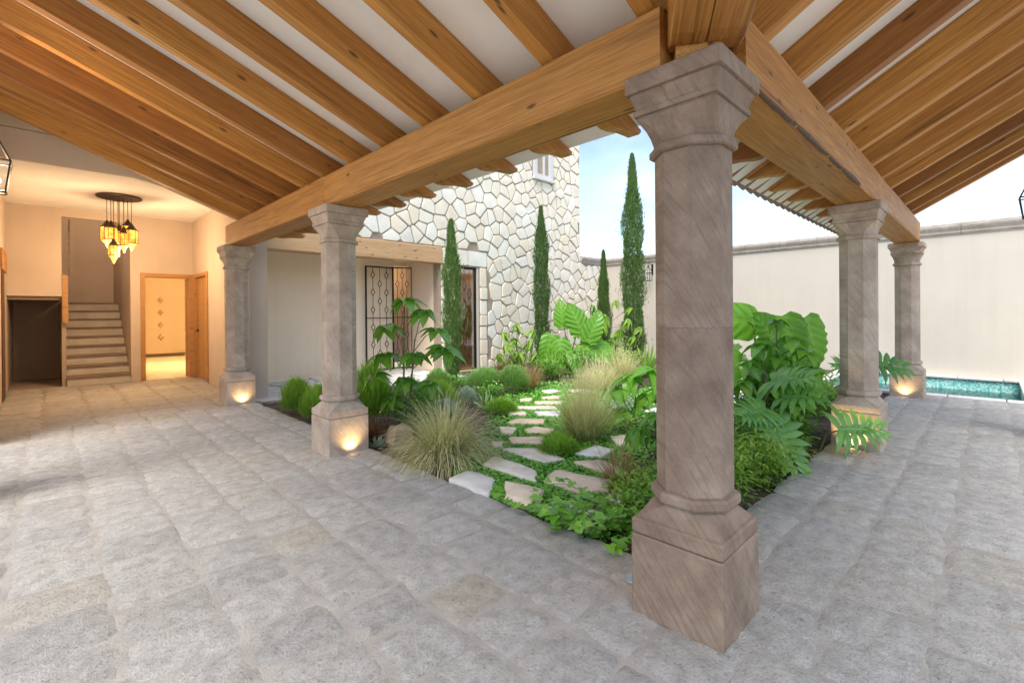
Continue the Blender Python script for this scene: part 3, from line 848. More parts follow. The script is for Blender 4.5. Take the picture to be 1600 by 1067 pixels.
# glazed iron door in the rubble wall
gd = empty('glazed_door', (7.11, 8.74, 0), 0, 'tall narrow iron and glass door in the rubble stone wall', 'door')
def gdb(n, x0, x1, y0, y1, z0, z1, m): return box(n, x0 - 7.11, x1 - 7.11, y0 - 8.74, y1 - 8.74, z0, z1, m, gd, .003)
gdb('door_jamb', 7.40, 7.46, 8.70, 8.90, 0, 2.40, M['wallpale'])
gdb('door_frame', 7.36, 7.398, 8.72, 8.78, 0, 2.40, M['iron'])
gdb('door_frame', 6.735, 6.775, 8.72, 8.78, 0, 2.40, M['iron'])
gdb('door_frame', 6.775, 7.36, 8.72, 8.78, 2.36, 2.40, M['iron'])
gdb('door_pane', 6.775, 7.36, 8.76, 8.768, 0.05, 2.36, M['glass'])
gl = empty('grille', (6.775 - 7.11, 0.0, 0.04)); gl.parent = gd
for c in range(3):
    x = .585 * (c + 1) / 4; z = .0
    for k in range(5):
        zc = .35 + k * .46 + .2 * (c % 2)
        if zc > 2.15: continue
        b = MB(); b.tube([(x, 0, z), (x, 0, zc - .15)], .006, 4); z = zc + .15; b.build('bar', M['bronze'], gl)
        P = [(x, 0, zc - .15), (x - .06, 0, zc), (x, 0, zc + .15), (x + .06, 0, zc)]
        b = MB(); b.loft([[(x + dx_ * f_, y_, zc + dz_ * f_) for dx_, dz_, f_, y_ in ((0, -.15, 1, -.006), (.06, 0, 1, -.006), (0, .15, 1, -.006), (-.06, 0, 1, -.006))], [(x + dx_ * f_, y_, zc + dz_ * f_) for dx_, dz_, f_, y_ in ((0, -.15, 1, .006), (.06, 0, 1, .006), (0, .15, 1, .006), (-.06, 0, 1, .006))], [(x + dx_ * f_, y_, zc + dz_ * f_) for dx_, dz_, f_, y_ in ((0, -.15, .84, .006), (.06, 0, .84, .006), (0, .15, .84, .006), (-.06, 0, .84, .006))], [(x + dx_ * f_, y_, zc + dz_ * f_) for dx_, dz_, f_, y_ in ((0, -.15, .84, -.006), (.06, 0, .84, -.006), (0, .15, .84, -.006), (-.06, 0, .84, -.006))], [(x + dx_ * f_, y_, zc + dz_ * f_) for dx_, dz_, f_, y_ in ((0, -.15, 1, -.006), (.06, 0, 1, -.006), (0, .15, 1, -.006), (-.06, 0, 1, -.006))]], False)
        b.build('diamond', M['bronze'], gl)
    b = MB(); b.tube([(x, 0, z), (x, 0, 2.32)], .006, 4); b.build('bar', M['bronze'], gl)

# ================================================================== RUBBLE STONE WALL
sw = empty('rubble_wall', (9.0, 8.69, 0), 0, 'tall cream rubble stone house wall with brown joints', 'wall')
def sb(n, x0, x1, y0, y1, z0, z1, m, bev=0): return box(n, x0 - 9, x1 - 9, y0 - 8.69, y1 - 8.69, z0, z1, m, sw, bev)
sb('wall_core', 2.3, 6.32, 8.69, 8.95, 2.805, 7.4, M['rubblejoint'])
sb('wall_core', 6.32, 6.73, 8.69, 8.95, -.05, 7.4, M['rubblejoint'])
sb('wall_core', 6.73, 7.465, 8.69, 8.95, 2.405, 7.4, M['rubblejoint'])
sb('wall_core', 7.465, 11.45, 8.69, 8.95, -.05, 7.4, M['rubblejoint'])
sb('wall_core', 11.45, 12.9, 8.69, 8.95, -.05, 2.78, M['rubblejoint'])
sb('wall_core', 11.36, 11.45, 8.95, 14, -.05, 7.4, M['wallpale'])
sb('dark_room', 6.5, 7.7, 9.6, 9.65, -.05, 2.6, M['doorwood'])
sb('dark_room', 6.45, 6.5, 8.96, 9.65, -.05, 2.6, M['doorwood'])
sb('dark_room', 7.7, 7.75, 8.96, 9.65, -.05, 2.6, M['doorwood'])
sb('dark_room', 6.45, 7.75, 8.96, 9.65, 2.6, 2.65, M['doorwood'])
sb('dark_room', 6.45, 7.75, 8.90, 9.65, -.06, 0.0, M['doorwood'])
def clip_poly(poly, a, b, c):
    """keep a*x+b*z<=c"""
    out = []
    for i in range(len(poly)):
        p, q = poly[i], poly[(i + 1) % len(poly)]
        dp, dq = a * p[0] + b * p[1] - c, a * q[0] + b * q[1] - c
        if dp <= 0: out.append(p)
        if (dp < 0 < dq) or (dq < 0 < dp):
            t = dp / (dp - dq); out.append((p[0] + (q[0] - p[0]) * t, p[1] + (q[1] - p[1]) * t))
    return out
def voro(seeds, bx):
    cells = []
    for i, s in enumerate(seeds):
        poly = [(bx[0], bx[2]), (bx[1], bx[2]), (bx[1], bx[3]), (bx[0], bx[3])]
        near = sorted(((s[0] - t[0]) ** 2 + (s[1] - t[1]) ** 2, t) for t in seeds if t is not s and abs(t[0] - s[0]) < 1.4 and abs(t[1] - s[1]) < 1.4)[:26]
        for _, t in near:
            a, b = t[0] - s[0], t[1] - s[1]
            poly = clip_poly(poly, a, b, (t[0] ** 2 + t[1] ** 2 - s[0] ** 2 - s[1] ** 2) / 2)
            if len(poly) < 3: break
        cells.append(poly)
    return cells
vr = random.Random(42)
BX = (2.3, 12.74, -.04, 7.3)
seeds = []
tries = 0
while tries < 9000:
    tries += 1
    p = (vr.uniform(BX[0], BX[1]), vr.uniform(BX[2], BX[3]))
    dmin = vr.choice((.17, .22, .27, .31, .37))
    if all(((p[0] - q[0]) / 1.0) ** 2 + ((p[1] - q[1]) * .82) ** 2 > dmin ** 2 for q in seeds if abs(q[0] - p[0]) < .5): seeds.append(p)
FORB = [(2.0, 7.72, -1, 2.81), (11.45, 13, 2.78, 9), (9.36, 10.24, 4.93, 6.2)]
def inset(poly, d):
    n = len(poly); cx = sum(p[0] for p in poly) / n; cz = sum(p[1] for p in poly) / n
    out = poly
    ar = sum(poly[i][0] * poly[(i + 1) % n][1] - poly[(i + 1) % n][0] * poly[i][1] for i in range(n))
    sg = 1 if ar > 0 else -1
    for i in range(n):
        p, q = poly[i], poly[(i + 1) % n]
        ex, ez = q[0] - p[0], q[1] - p[1]; l = math.hypot(ex, ez)
        if l < 1e-6: continue
        nx, nz = ez / l * sg, -ex / l * sg
        out = clip_poly(out, nx, nz, nx * p[0] + nz * p[1] - d)
        if len(out) < 3: return []
    return out
def rounded(poly, k=.24):
    out = []
    for i in range(len(poly)):
        p, q = poly[i], poly[(i + 1) % len(poly)]
        out += [(p[0] + (q[0] - p[0]) * k, p[1] + (q[1] - p[1]) * k), (p[0] + (q[0] - p[0]) * (1 - k), p[1] + (q[1] - p[1]) * (1 - k))]
    return out
def area(poly): return abs(sum(poly[i][0] * poly[(i + 1) % len(poly)][1] - poly[(i + 1) % len(poly)][0] * poly[i][1] for i in range(len(poly)))) / 2
def stone_mb(poly, cen, h, k=.2):
    p = rounded(poly, k)
    if sum(p[i][0] * p[(i + 1) % len(p)][1] - p[(i + 1) % len(p)][0] * p[i][1] for i in range(len(p))) < 0: p = p[::-1]
    w = max(math.sqrt(area(p)), .05)
    jit = [(vr.uniform(-.006, .006), vr.uniform(-.006, .006)) for _ in p]
    b = MB(); rings = []
    for ins, y in ((0, .01), (.002, -h * .6), (.007, -h), (.30 * w, -h - .003)):
        f = max(.25, 1 - 2 * ins / w)
        rings.append([((q[0] - cen[0] + j[0]) * f, y, (q[1] - cen[1] + j[1]) * f) for q, j in zip(p, jit)])
    b.loft(rings, False); n = len(p)
    b.f.append(tuple(3 * n + i for i in range(n))); b.t.append(.5)
    return b
def add_stone(poly, k=.2, bucket=None):
    cen = (sum(q[0] for q in poly) / len(poly), sum(q[1] for q in poly) / len(poly))
    sb_ = stone_mb(poly, cen, vr.uniform(.014, .042), k)
    if bucket is not None:
        bucket.add([(x + cen[0] - 9, y, z + cen[1]) for x, y, z in sb_.v], sb_.f)
    else:
        sb_.build('stone', M['rubble'], sw, (cen[0] - 9, 0, cen[1]))
cells = []
for s, poly in zip(seeds, voro(seeds, BX)):
    drop = False
    for x0, x1, z0, z1 in FORB:
        if x0 < s[0] < x1 and z0 < s[1] < z1: drop = True; break
        if any(x0 < q[0] < x1 and z0 < q[1] < z1 for q in poly) or (min(q[0] for q in poly) < x0 < x1 < max(q[0] for q in poly)):
            opt = [(x0 - s[0], (1, 0, x0)), (s[0] - x1, (-1, 0, -x1)), (z0 - s[1], (0, 1, z0)), (s[1] - z1, (0, -1, -z1))]
            poly = clip_poly(poly, *max(opt)[1])
    if drop or len(poly) < 3: continue
    if s[1] > 3.9 + (s[0] - 4.0) * .50 or s[0] < 2.5: continue
    poly = inset(poly, vr.uniform(.010, .016))
    if len(poly) >= 3 and area(poly) > .006: cells.append(poly)
cells.sort(key=lambda p: -(area(p)))
rest = MB()
for i, p in enumerate(cells):
    add_stone(p, .08, None if i < 262 else rest)
if rest.v: tag(rest.build('small_stones', M['rubble'], sw), kind='stuff')
rect = lambda x0, x1, z0, z1: [(x0, z0), (x1, z0), (x1, z1), (x0, z1)]
z = -.03
while z < 2.40:
    z2 = min(z + vr.uniform(.28, .44), 2.42)
    if 2.42 - z2 < .15: z2 = 2.42
    add_stone(inset(rect(7.475, 7.715 + vr.uniform(-.03, .0), z, z2), .009), .07); z = z2
z = -.03
while z < 2.40:
    z2 = min(z + vr.uniform(.28, .40), 2.42)
    if 2.42 - z2 < .15: z2 = 2.42
    xm = vr.uniform(6.48, 6.58)
    if vr.random() < .5: add_stone(inset(rect(6.33, 6.725, z, z2), .009), .07)
    else:
        add_stone(inset(rect(6.33, xm, z, z2), .009), .07); add_stone(inset(rect(xm, 6.725, z, z2), .009), .07)
    z = z2
add_stone(inset(rect(6.36, 7.10, 2.425, 2.80), .009), .06); add_stone(inset(rect(7.10, 7.72, 2.425, 2.80), .009), .06)
# window high in the rubble wall
wf = sb('window', 9.42, 10.18, 8.70, 8.74, 4.99, 6.15, M['darkglass'])
for n, x0, x1, y0, y1, z0, z1 in (('sill', 9.36, 10.24, 8.58, 8.74, 4.92, 4.985), ('window_frame', 9.40, 9.54, 8.63, 8.70, 4.99, 6.15), ('window_frame', 10.04, 10.20, 8.63, 8.70, 4.99, 6.15), ('window_frame', 9.54, 10.04, 8.645, 8.70, 4.99, 5.10), ('mullion', 9.80, 9.87, 8.65, 8.70, 5.10, 6.15)):
    o = sb(n, x0, x1, y0, y1, z0, z1, M['white'], .006)
    loc = o.location.copy(); o.parent = wf; o.location = loc - wf.location
# moulded coping
CP = [(-.0, 2.775), (-.025, 2.78), (-.025, 2.805), (-.045, 2.81), (-.045, 2.84), (-.055, 2.86), (-.085, 2.90), (-.10, 2.935), (-.10, 2.985), (-.09, 3.0), (.28, 3.0), (.28, 2.775)]
x = 11.46
for x2 in (12.10, 12.66):
    b = prism([(y_, z_) for y_, z_ in CP], 'x', x - 9, x2 - 9 - .006); b.build('coping_stone', M['coping'], sw); x = x2

# ================================================================== BOUNDARY WALL BY THE POOL
bw = empty('boundary_wall', (12.75, 2.0, 0), 0, 'long smooth off-white boundary wall behind the pool and garden', 'wall')
box('wall', 0, .22, -12, 6.69, -1.5, 2.775, M['wallpale'], bw)
y = -10.0
while y < 6.60:
    y2 = min(y + vr.uniform(.75, .95), 6.66)
    prism([(x_, z_) for x_, z_ in CP], 'y', y, y2 - .005).build('coping_stone', M['coping'], bw); y = y2

# ================================================================== LAMPS
def lamp(name, parent, loc, energy, color, size=.03, typ='POINT', rot=None, cone=None):
    d = bpy.data.lights.new(name, typ); d.energy = energy; d.color = color
    if typ in ('POINT', 'SPOT'): d.shadow_soft_size = size
    if typ == 'SPOT': d.spot_size = cone; d.spot_blend = .9
    o = bpy.data.objects.new(name, d); COL.objects.link(o); o.parent = parent; o.location = loc
    if rot: o.rotation_euler = rot
    return o
WARM = (1.0, .71, .41)
# chandelier
ch = empty('chandelier', (.88, 10.22, 3.30), 0, 'round bronze ceiling plate hung with glowing amber lanterns', 'chandelier')
b = MB(); b.lathe([(0, 0), (.30, 0), (.305, -.008), (.305, -.022), (.29, -.03), (0, -.03)], 28); b.build('ceiling_plate', M['bronze'], ch)
def hang(x, y, ztop, r, h, n, energy):
    b = MB(); b.tube([(x, y, -.03), (x, y, ztop + .10)], .005, 5); b.build('rod', M['bronze'], ch)
    b = MB(); b.lathe([(0, ztop - h), (r * .9, ztop - h), (r, ztop - h + .02), (r, ztop - .02), (r * .9, ztop)], n, (x, y))
    sh = b.build('lantern_shade', M['amber'], ch)
    t = MB(); t.lathe([(r * 1.0, ztop), (r * .55, ztop + .05), (.02, ztop + .10), (.0, ztop + .12)], n, (x, y)); t.build('shade_cap', M['bronze'], sh)
    t = MB(); t.lathe([(0.004, ztop - h - .13), (.012, ztop - h - .11), (r * .5, ztop - h - .045), (r * .98, ztop - h)], n, (x, y)); t.build('shade_tip', M['amber'], sh)
    t = MB()
    for z in (ztop, ztop - h): 
        t.lathe([(r * 1.0, z - .006), (r * 1.06, z - .006), (r * 1.06, z + .006), (r * 1.0, z + .006)], n, (x, y))
    for k in range(n):
        a = 2 * math.pi * k / n; t.tube([(x + r * 1.01 * math.cos(a), y + r * 1.01 * math.sin(a), ztop - h), (x + r * 1.01 * math.cos(a), y + r * 1.01 * math.sin(a), ztop)], .0035, 4)
    t.build('shade_rib', M['bronze'], sh)
    lamp('chandelier_light', ch, (x, y, ztop - h - .2), energy, WARM, .06)
k = (.714, -.70)   # along the picture
for s, d, zt, r, h, n in ((-.21, 0, -.50, .085, .22, 6), (-.07, .08, -.56, .075, .2, 8), (.06, .1, -.47, .085, .22, 8), (.20, 0, -.56, .085, .22, 6), (.0, -.12, -.83, .075, .17, 8), (-.14, .14, -.6, .07, .18, 6), (.12, -.06, -.62, .07, .2, 8), (-.10, -.05, -.52, .08, .2, 6)):
    hang(s * .714 + d * .7, -s * .70 + d * .714, zt, r, h, n, 5)
lamp('room_light', house, (2.2 - .1, 15.2 - 12.1, 2.55), 80, (1.0, .66, .26), .2)
lamp('passage_light', rw, (6.6 - 4.4, 10.8 - 10, 2.3), 3.5, WARM, .1)
lamp('dark_room_light', sw, (7.3 - 9, 9.2 - 8.69, 2.3), 1.0, WARM, .05)
b = MB(); b.lathe([(0, 2.05), (.05, 2.05), (.07, 2.2), (.03, 2.26), (0, 2.26)], 10, (6.98 - 9, 9.35 - 8.69)); b.lathe([(0, 2.3), (.1, 2.3), (.1, 2.36), (0, 2.36)], 10, (7.1 - 9, 9.3 - 8.69)); b.build('hanging_lamp', M['amber'], sw)
lamp('stair_light', house, (.75 - .8, 13.6 - 12.1, 4.0), 6, WARM, .1)

def wall_lantern(loc, rz, label, s=1.0, e=6):
    """iron lantern on a bracket; the wall is behind it at local -Y"""
    t = empty('wall_lantern', loc, rz, label, 'lantern', 'iron wall lanterns')
    b = MB(); b.box(-.03, .03, -.235, -.22, -.02, .30)
    b.tube([(0, -.22, .26), (0, -.10, .30), (0, 0, .295), (0, .0, .25)], .008, 6); b.build('bracket', M['iron'], t)
    b = MB(); P = [(.05 * math.cos(a), 0, .275 + .05 * math.sin(a)) for a in [2 * math.pi * k / 14 for k in range(15)]]; b.tube(P, .006, 5); b.build('ring', M['iron'], t)
    f = MB()
    for k in range(4):
        a = math.pi / 4 + k * math.pi / 2; a2 = a + math.pi / 2
        c, s_ = math.cos(a), math.sin(a)
        f.tube([(.025 * c, .025 * s_, .20), (.125 * c, .125 * s_, .02)], .007, 4)
        f.tube([(.125 * c, .125 * s_, .02), (.085 * c, .085 * s_, -.20)], .007, 4)
        for rr, z in ((.125, .02), (.085, -.20)):
            f.tube([(rr * c, rr * s_, z), (rr * math.cos(a2), rr * math.sin(a2), z)], .008, 4)
    f.lathe([(0, .25), (.018, .235), (.03, .20), (0, .20)], 8); f.build('cage', M['iron'], t)
    g = MB(); g.loft([[(.083 * math.cos(math.pi / 4 + k * math.pi / 2), .083 * math.sin(math.pi / 4 + k * math.pi / 2), -.195) for k in range(4)], [(.121 * math.cos(math.pi / 4 + k * math.pi / 2), .121 * math.sin(math.pi / 4 + k * math.pi / 2), .017) for k in range(4)]], False)
    g.build('pane', M['glass'], t)
    g = MB(); g.lathe([(0, -.2), (.022, -.2), (.022, -.10), (.012, -.07), (0, -.05)], 8); g.build('candle_bulb', M['bulb'] if e else M['white'], t)
    if e: lamp('lantern_light', t, (0, 0, -.07), e, WARM, .03)
    t.scale = (s, s, s)
    return t
wall_lantern((-.265, 5.0, 2.40), R(-90), 'dark iron lantern cut by the left picture edge, under the rafters', 1.0, 22)
wall_lantern((6.9, -.265, 2.38), 0, 'slim iron lantern cut by the right picture edge, against the sky', .9, 0)
wall_lantern((12.52, 7.02, 2.42), R(90), 'small square iron lantern on the boundary wall beside the tallest cypress', 1.0, 0)

def uplight(loc, target, label, e=5.0):
    t = empty('uplight', (loc[0], loc[1], .004), 0, label, 'spotlight', 'floor uplights at the column feet')
    b = MB(); b.lathe([(.028, 0), (.045, 0), (.045, .010), (.042, .013), (.028, .012)], 20); b.build('trim_ring', M['steel'], t)
    b = MB(); b.lathe([(0, .005), (.030, .005), (.030, .009), (0, .010)], 16); b.build('lens', M['lens'], t)
    d = Vector((target[0] - loc[0], target[1] - loc[1], target[2] - .03))
    lamp('uplight_beam', t, (0, 0, .03), e, (1.0, .66, .30), .02, 'SPOT', d.to_track_quat('-Z', 'Y').to_euler(), R(120))
up_e = 2.2
for (lx, ly), (tx, ty), lab in (((2.02, 4.135), (2.02, 4.28), 'floor uplight glowing on the plinth behind the large feather grass'),
                           ((2.02, 7.565), (2.02, 7.70), 'floor uplight glowing on the farthest left plinth'),
                           ((5.35, .93), (5.49, .93), 'floor uplight glowing under the lobed leaf at the right column'),
                           ((9.075, .93), (9.21, .93), 'floor uplight glowing at the pool column foot'),
                           ((2.02, 1.22), (2.02, 1.05), 'floor uplight hidden behind the nearest column on its garden side'),
                           ((2.32, .93), (2.15, .93), 'floor uplight hidden behind the nearest column on its pool side')):
    uplight((lx, ly), (tx, ty, .30), lab, up_e * (2.6 if 'lobed leaf' in lab else 1))

# ================================================================== PLANTS
UPV = Vector((0, 0, 1))
def frame_m(pos, d, n, s=1.0):
    d = Vector(d).normalized(); n = Vector(n)
    y = n.cross(d)
    if y.length < 1e-4: y = Vector((0, 1, 0)).cross(d)
    y.normalize(); n2 = d.cross(y)
    m = Matrix((d * s, y * s, n2 * s)).transposed().to_4x4(); m.translation = Vector(pos); return m

def blade(b, base, d, L, w, droop, n=4, tint=.5, tipw=.0, side=None):
    """a thin bending blade of grass / narrow leaf"""
    d = Vector(d).normalized(); p = Vector(base)
    sd = side or d.cross(UPV)
    if sd.length < 1e-3: sd = Vector((1, 0, 0))
    sd = sd.normalized()
    vs = []
    st_ = L / n
    for i in range(n + 1):
        t = i / n
        ww = w * (1 - t) ** .6 * (.6 + .4 * min(1, t * 4)) / 2 if i < n else tipw
        vs += [p - sd * ww, p + sd * ww]
        d = (d + Vector((0, 0, -droop / n * (0.4 + 1.2 * t)))).normalized()
        p = p + d * st_
    b.add(vs, [(2 * i, 2 * i + 1, 2 * i + 3, 2 * i + 2) for i in range(n)], tint)
    if n > 3:
        for i in range(n): b.t[-n + i] = tint + (i / (n - 1) - .5) * .55

def rdir(r, tilt0, tilt1):
    a = r.uniform(0, 2 * math.pi); t = R(r.uniform(tilt0, tilt1))
    return Vector((math.cos(a) * math.sin(t), math.sin(a) * math.sin(t), math.cos(t)))

def grass(name, label, loc, n, L, spread, mat, w=.006, droop=1.6, tilt=(2, 55), seed=1, group=None, heads=0, cat='grass clump', tr=(0, 1)):
    r = random.Random(seed); b = MB()
    for i in range(n):
        a = r.uniform(0, 2 * math.pi); rr = spread * math.sqrt(r.random())
        d = rdir(r, *tilt); bp = Vector((math.cos(a) * rr, math.sin(a) * rr, 0))
        d = (d + Vector((math.cos(a), math.sin(a), 0)) * .35).normalized()
        l = L * r.uniform(.55, 1.1)
        blade(b, bp, d, l, w * r.uniform(.6, 1.3), droop * r.uniform(.5, 1.3), 5, r.uniform(*tr))
    for i in range(heads):
        a = r.uniform(0, 2 * math.pi); d = rdir(r, 0, tilt[1] * .7); bp = Vector((math.cos(a) * spread * .5, math.sin(a) * spread * .5, 0))
        l = L * r.uniform(1.0, 1.3); p = bp + d * l + Vector((0, 0, -droop * .12 * l))
        blade(b, bp, d, l, w * .5, droop * .4, 4, .9)
        for q in range(7):
            blade(b, p - d * r.uniform(0, .14), (d + rdir(r, 0, 80) * .5), .05, .004, 1.0, 2, r.uniform(.7, 1))
    o = b.build(name, M[mat], None, loc, tint=True)
    return tag(o, label, cat, group)

def needles(b, p, d, n, L, w, r, tr, fan=.7):
    for k in range(n):
        q = (d + Vector((r.uniform(-1, 1), r.uniform(-1, 1), r.uniform(-1, 1))) * fan).normalized()
        blade(b, p, q, L * r.uniform(.6, 1.2), w, .15, 1, max(0, min(1, tr + r.uniform(-.22, .22))), w * .2)

def mound(label, loc, rx, ry, h, n, mat, seed, L=.07, w=.007, cat='shrub', group=None, name='round_shrub', fan=.6):
    r = random.Random(seed); b = MB()
    lumps = [(r.uniform(-.35, .35), r.uniform(-.35, .35), r.uniform(.75, 1.0)) for _ in range(6)] + [(0, 0, 1.0)]
    loose = name == 'feathery_shrub'
    for i in range(n):
        lx, ly, ls = r.choice(lumps)
        d = rdir(r, 0, 98)
        q = (r.uniform(.35, 1.15) if loose else r.uniform(.72, 1.0)) * .68 * ls
        p = Vector(((lx * .7 + d.x * q) * rx, (ly * .7 + d.y * q) * ry, max(.0, (d.z * q + .28 * ls) * h)))
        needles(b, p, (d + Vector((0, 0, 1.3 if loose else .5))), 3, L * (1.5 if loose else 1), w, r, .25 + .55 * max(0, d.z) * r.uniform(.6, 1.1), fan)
    o = b.build('foliage', M[mat], None, (0, 0, 0), tint=True)
    t = empty(name, loc, 0, label, cat, group); o.parent = t
    s = MB()
    for k in range(7):
        d = rdir(r, 5, 60); s.tube([(0, 0, 0), (d.x * rx * .35, d.y * ry * .35, d.z * h * .4)], .006, 4, .003)
    s.build('stem', M['trunk'], t)
    return t

# ---------------------------------------------------------------- cypresses
def cypress(label, loc, H, W, seed, n, top=1.4, base=.25, gap=.0):
    r = random.Random(seed)
    t = empty('cypress_tree', loc, 0, label, 'cypress', 'slim cypress trees in the garden')
    b = MB(); b.tube([(0, 0, 0), (.01, 0, H * .4), (.0, .01, H * .8)], .03, 7, .01); b.build('trunk', M['trunk'], t)
    c = MB()
    ph = [r.uniform(0, 6.28) for _ in range(4)]
    for i in range(int(n * 1.9)):
        z = r.random() ** .92
        prof = min(1, (1 - z) * top) ** .75 * (min(1, .55 + z / base * .45) if z < base else 1)
        a = r.uniform(0, 2 * math.pi)
        lump = 1 + .20 * math.sin(z * 21 + 2 * a + ph[0]) + .10 * math.sin(z * 47 + 3 * a + ph[1]) + .06 * math.sin(5 * a + z * 9 + ph[2])
        if r.random() < gap * (1.4 - z) : continue
        rad = W / 2 * prof * lump * math.sqrt(r.uniform(.25, 1.0))
        if r.random() < .06: rad *= r.uniform(1.1, 1.6)
        p = Vector((math.cos(a) * rad, math.sin(a) * rad, .08 + z * (H - .14)))
        d = Vector((math.cos(a) * r.uniform(.15, .55), math.sin(a) * r.uniform(.15, .55), 1)).normalized()
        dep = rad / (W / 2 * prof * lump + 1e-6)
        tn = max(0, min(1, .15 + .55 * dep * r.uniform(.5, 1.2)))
        for k in range(3):
            q = (d + Vector((r.uniform(-.45, .45), r.uniform(-.45, .45), r.uniform(-.1, .3)))).normalized()
            blade(c, p, q, r.uniform(.04, .085), .011, .05, 1, max(0, min(1, tn + r.uniform(-.15, .15))), .003)
    c.build('crown', M['cypress'], t, tint=True)
    return t
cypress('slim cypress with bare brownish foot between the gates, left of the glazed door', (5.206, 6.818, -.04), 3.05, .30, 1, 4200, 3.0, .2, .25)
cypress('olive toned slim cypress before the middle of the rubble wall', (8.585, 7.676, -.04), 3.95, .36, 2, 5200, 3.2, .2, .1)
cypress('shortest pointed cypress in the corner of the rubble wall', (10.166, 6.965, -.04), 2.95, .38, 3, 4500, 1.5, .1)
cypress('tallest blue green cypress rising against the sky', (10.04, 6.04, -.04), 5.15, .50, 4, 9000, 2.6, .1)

# ---------------------------------------------------------------- leaves as separate pieces
def ovate_mesh(L, w, fold=.18, curl=.25, n=7, name='leaflet', mat='scheff', a=.45, rip=0.0, tint=.5):
    b = MB(); vs = []; fs = []
    for i in range(n + 1):
        t = i / n
        ww = w * (math.sin(math.pi * t ** a) ** .8 if 0 < t < 1 else 0) / 2 + .0008
        z = -curl * L * t * t
        rp = rip * math.sin(i * 2.3)
        vs += [(L * t, -ww, z + fold * ww + rp * ww), (L * t, -ww * .5, z + fold * .3 * ww), (L * t, 0, z), (L * t, ww * .5, z + fold * .3 * ww), (L * t, ww, z + fold * ww + rp * ww)]
    for i in range(n):
        for j in range(4): fs.append((i * 5 + j, i * 5 + j + 1, i * 5 + j + 6, i * 5 + j + 5))
    b.add(vs, fs); b.t = [tint + (.12 if k % 4 in (1, 2) else -.05) for k in range(len(fs))]
    return b.mesh(name, M[mat], True, True)

def umbrella_plant(label, loc, spots, seed, L=.24, w=.085, mat='scheff', n=7, name='umbrella_plant', curl=.3, group=None, droop=(25, 60), stems=None):
    """several whorls of leaflets on stalks; spots = (x, y, z, size)"""
    r = random.Random(seed)
    t = empty(name, loc, 0, label, 'plant', group)
    ms = [ovate_mesh(L, w, .25, curl, 7, 'leaflet', mat, .5, 0.06, tn) for tn in (.25, .5, .8)]
    s = MB()
    for bx, by, h in (stems or [(0, 0, max(q[2] for q in spots))]):
        s.tube([(bx * .3, by * .3, 0), (bx * .7, by * .7, h * .5), (bx, by, h * .97)], .013, 6, .007)
    s.build('stem', M['stem'], t)
    for x, y, z, sz in spots:
        bz = max(.05, z - r.uniform(.15, .4)); st_ = stems or [(0, 0, 1)]
        sx, sy, _ = min(st_, key=lambda q: (q[0] - x) ** 2 + (q[1] - y) ** 2)
        pt = MB(); pt.tube([(sx * min(1, bz), sy * min(1, bz), bz), ((x + sx) / 2, (y + sy) / 2, (z + bz) / 2 + .04), (x, y, z)], .005, 5, .004); pt.build('petiole', M['stem'], t)
        ax = Vector((x - sx, y - sy, .9)).normalized()
        a0 = r.uniform(0, 6.28); k = n + r.choice((-1, 0, 0, 1))
        u = ax.cross(Vector((.3, .8, .1))).normalized(); v = ax.cross(u)
        for i in range(k):
            a = a0 + 2 * math.pi * i / k + r.uniform(-.12, .12); dr = R(r.uniform(*droop))
            d = (u * math.cos(a) + v * math.sin(a)) * math.cos(dr) - ax * math.sin(dr)
            o = link('leaflet', r.choice(ms), t); o.matrix_basis = frame_m((x, y, z), d, ax + Vector((r.uniform(-.2, .2), r.uniform(-.2, .2), 0)), sz * r.uniform(.8, 1.1))
    return t

def heart_mesh(L=.6, w=.48, seed=1, wave=.03, curl=.3, name='leaf_blade'):
    """heart shaped leaf with raised veins; stalk joins at the origin, tip at +X"""
    r = random.Random(seed); n, mcols = 40, 8; vs = []; fs = []; tn = []
    for i in range(n + 1):
        t = i / n; x = -.22 * L + 1.22 * L * t
        if t < .18: half = w / 2 * (0.45 + .55 * math.sin(math.pi / 2 * t / .18)) ; notch = (1 - t / .18) * .16 * w
        else: half = w / 2 * math.cos(math.pi / 2 * ((t - .18) / .82) ** 1.25) ** .8 if t < 1 else .001; notch = 0
        for j in range(-mcols, mcols + 1):
            s = j / mcols; sg = 1 if j >= 0 else -1
            y = sg * (notch + (half - notch) * abs(s)) if j else 0
            xx = x + (.10 * L * abs(s) ** 1.5 if t > .2 else -.03 * L * abs(s)) * (1 - t * .8) + (notch * .35 if j == 0 else 0)
            z = -curl * L * max(0, t - .2) ** 2 + .20 * abs(y) - .28 * abs(y) ** 2 / (w / 2) + wave * math.sin((t * 1.0 - abs(s) * .20) * 2 * math.pi * 6.5) * abs(s) ** .7 * .6 + (r.uniform(-.006, .006) if abs(s) > .8 else 0)
            vs.append((xx, y, z))
    c = 2 * mcols + 1
    for i in range(n):
        for j in range(c - 1):
            fs.append((i * c + j, i * c + j + 1, (i + 1) * c + j + 1, (i + 1) * c + j))
            tn.append((.45 + .24 * math.sin((i / n - abs(j - mcols + .5) / mcols * .20) * 2 * math.pi * 6.5)) + (.35 if j in (mcols - 1, mcols) else 0) + r.uniform(-.05, .05))
    b = MB(); b.add(vs, fs); b.t = tn
    return b.mesh(name, M['taro'], True, True)
HEARTS = [heart_mesh(.6, .50, 1), heart_mesh(.6, .44, 2, .02, .45), heart_mesh(.6, .54, 3, .026, .2)]
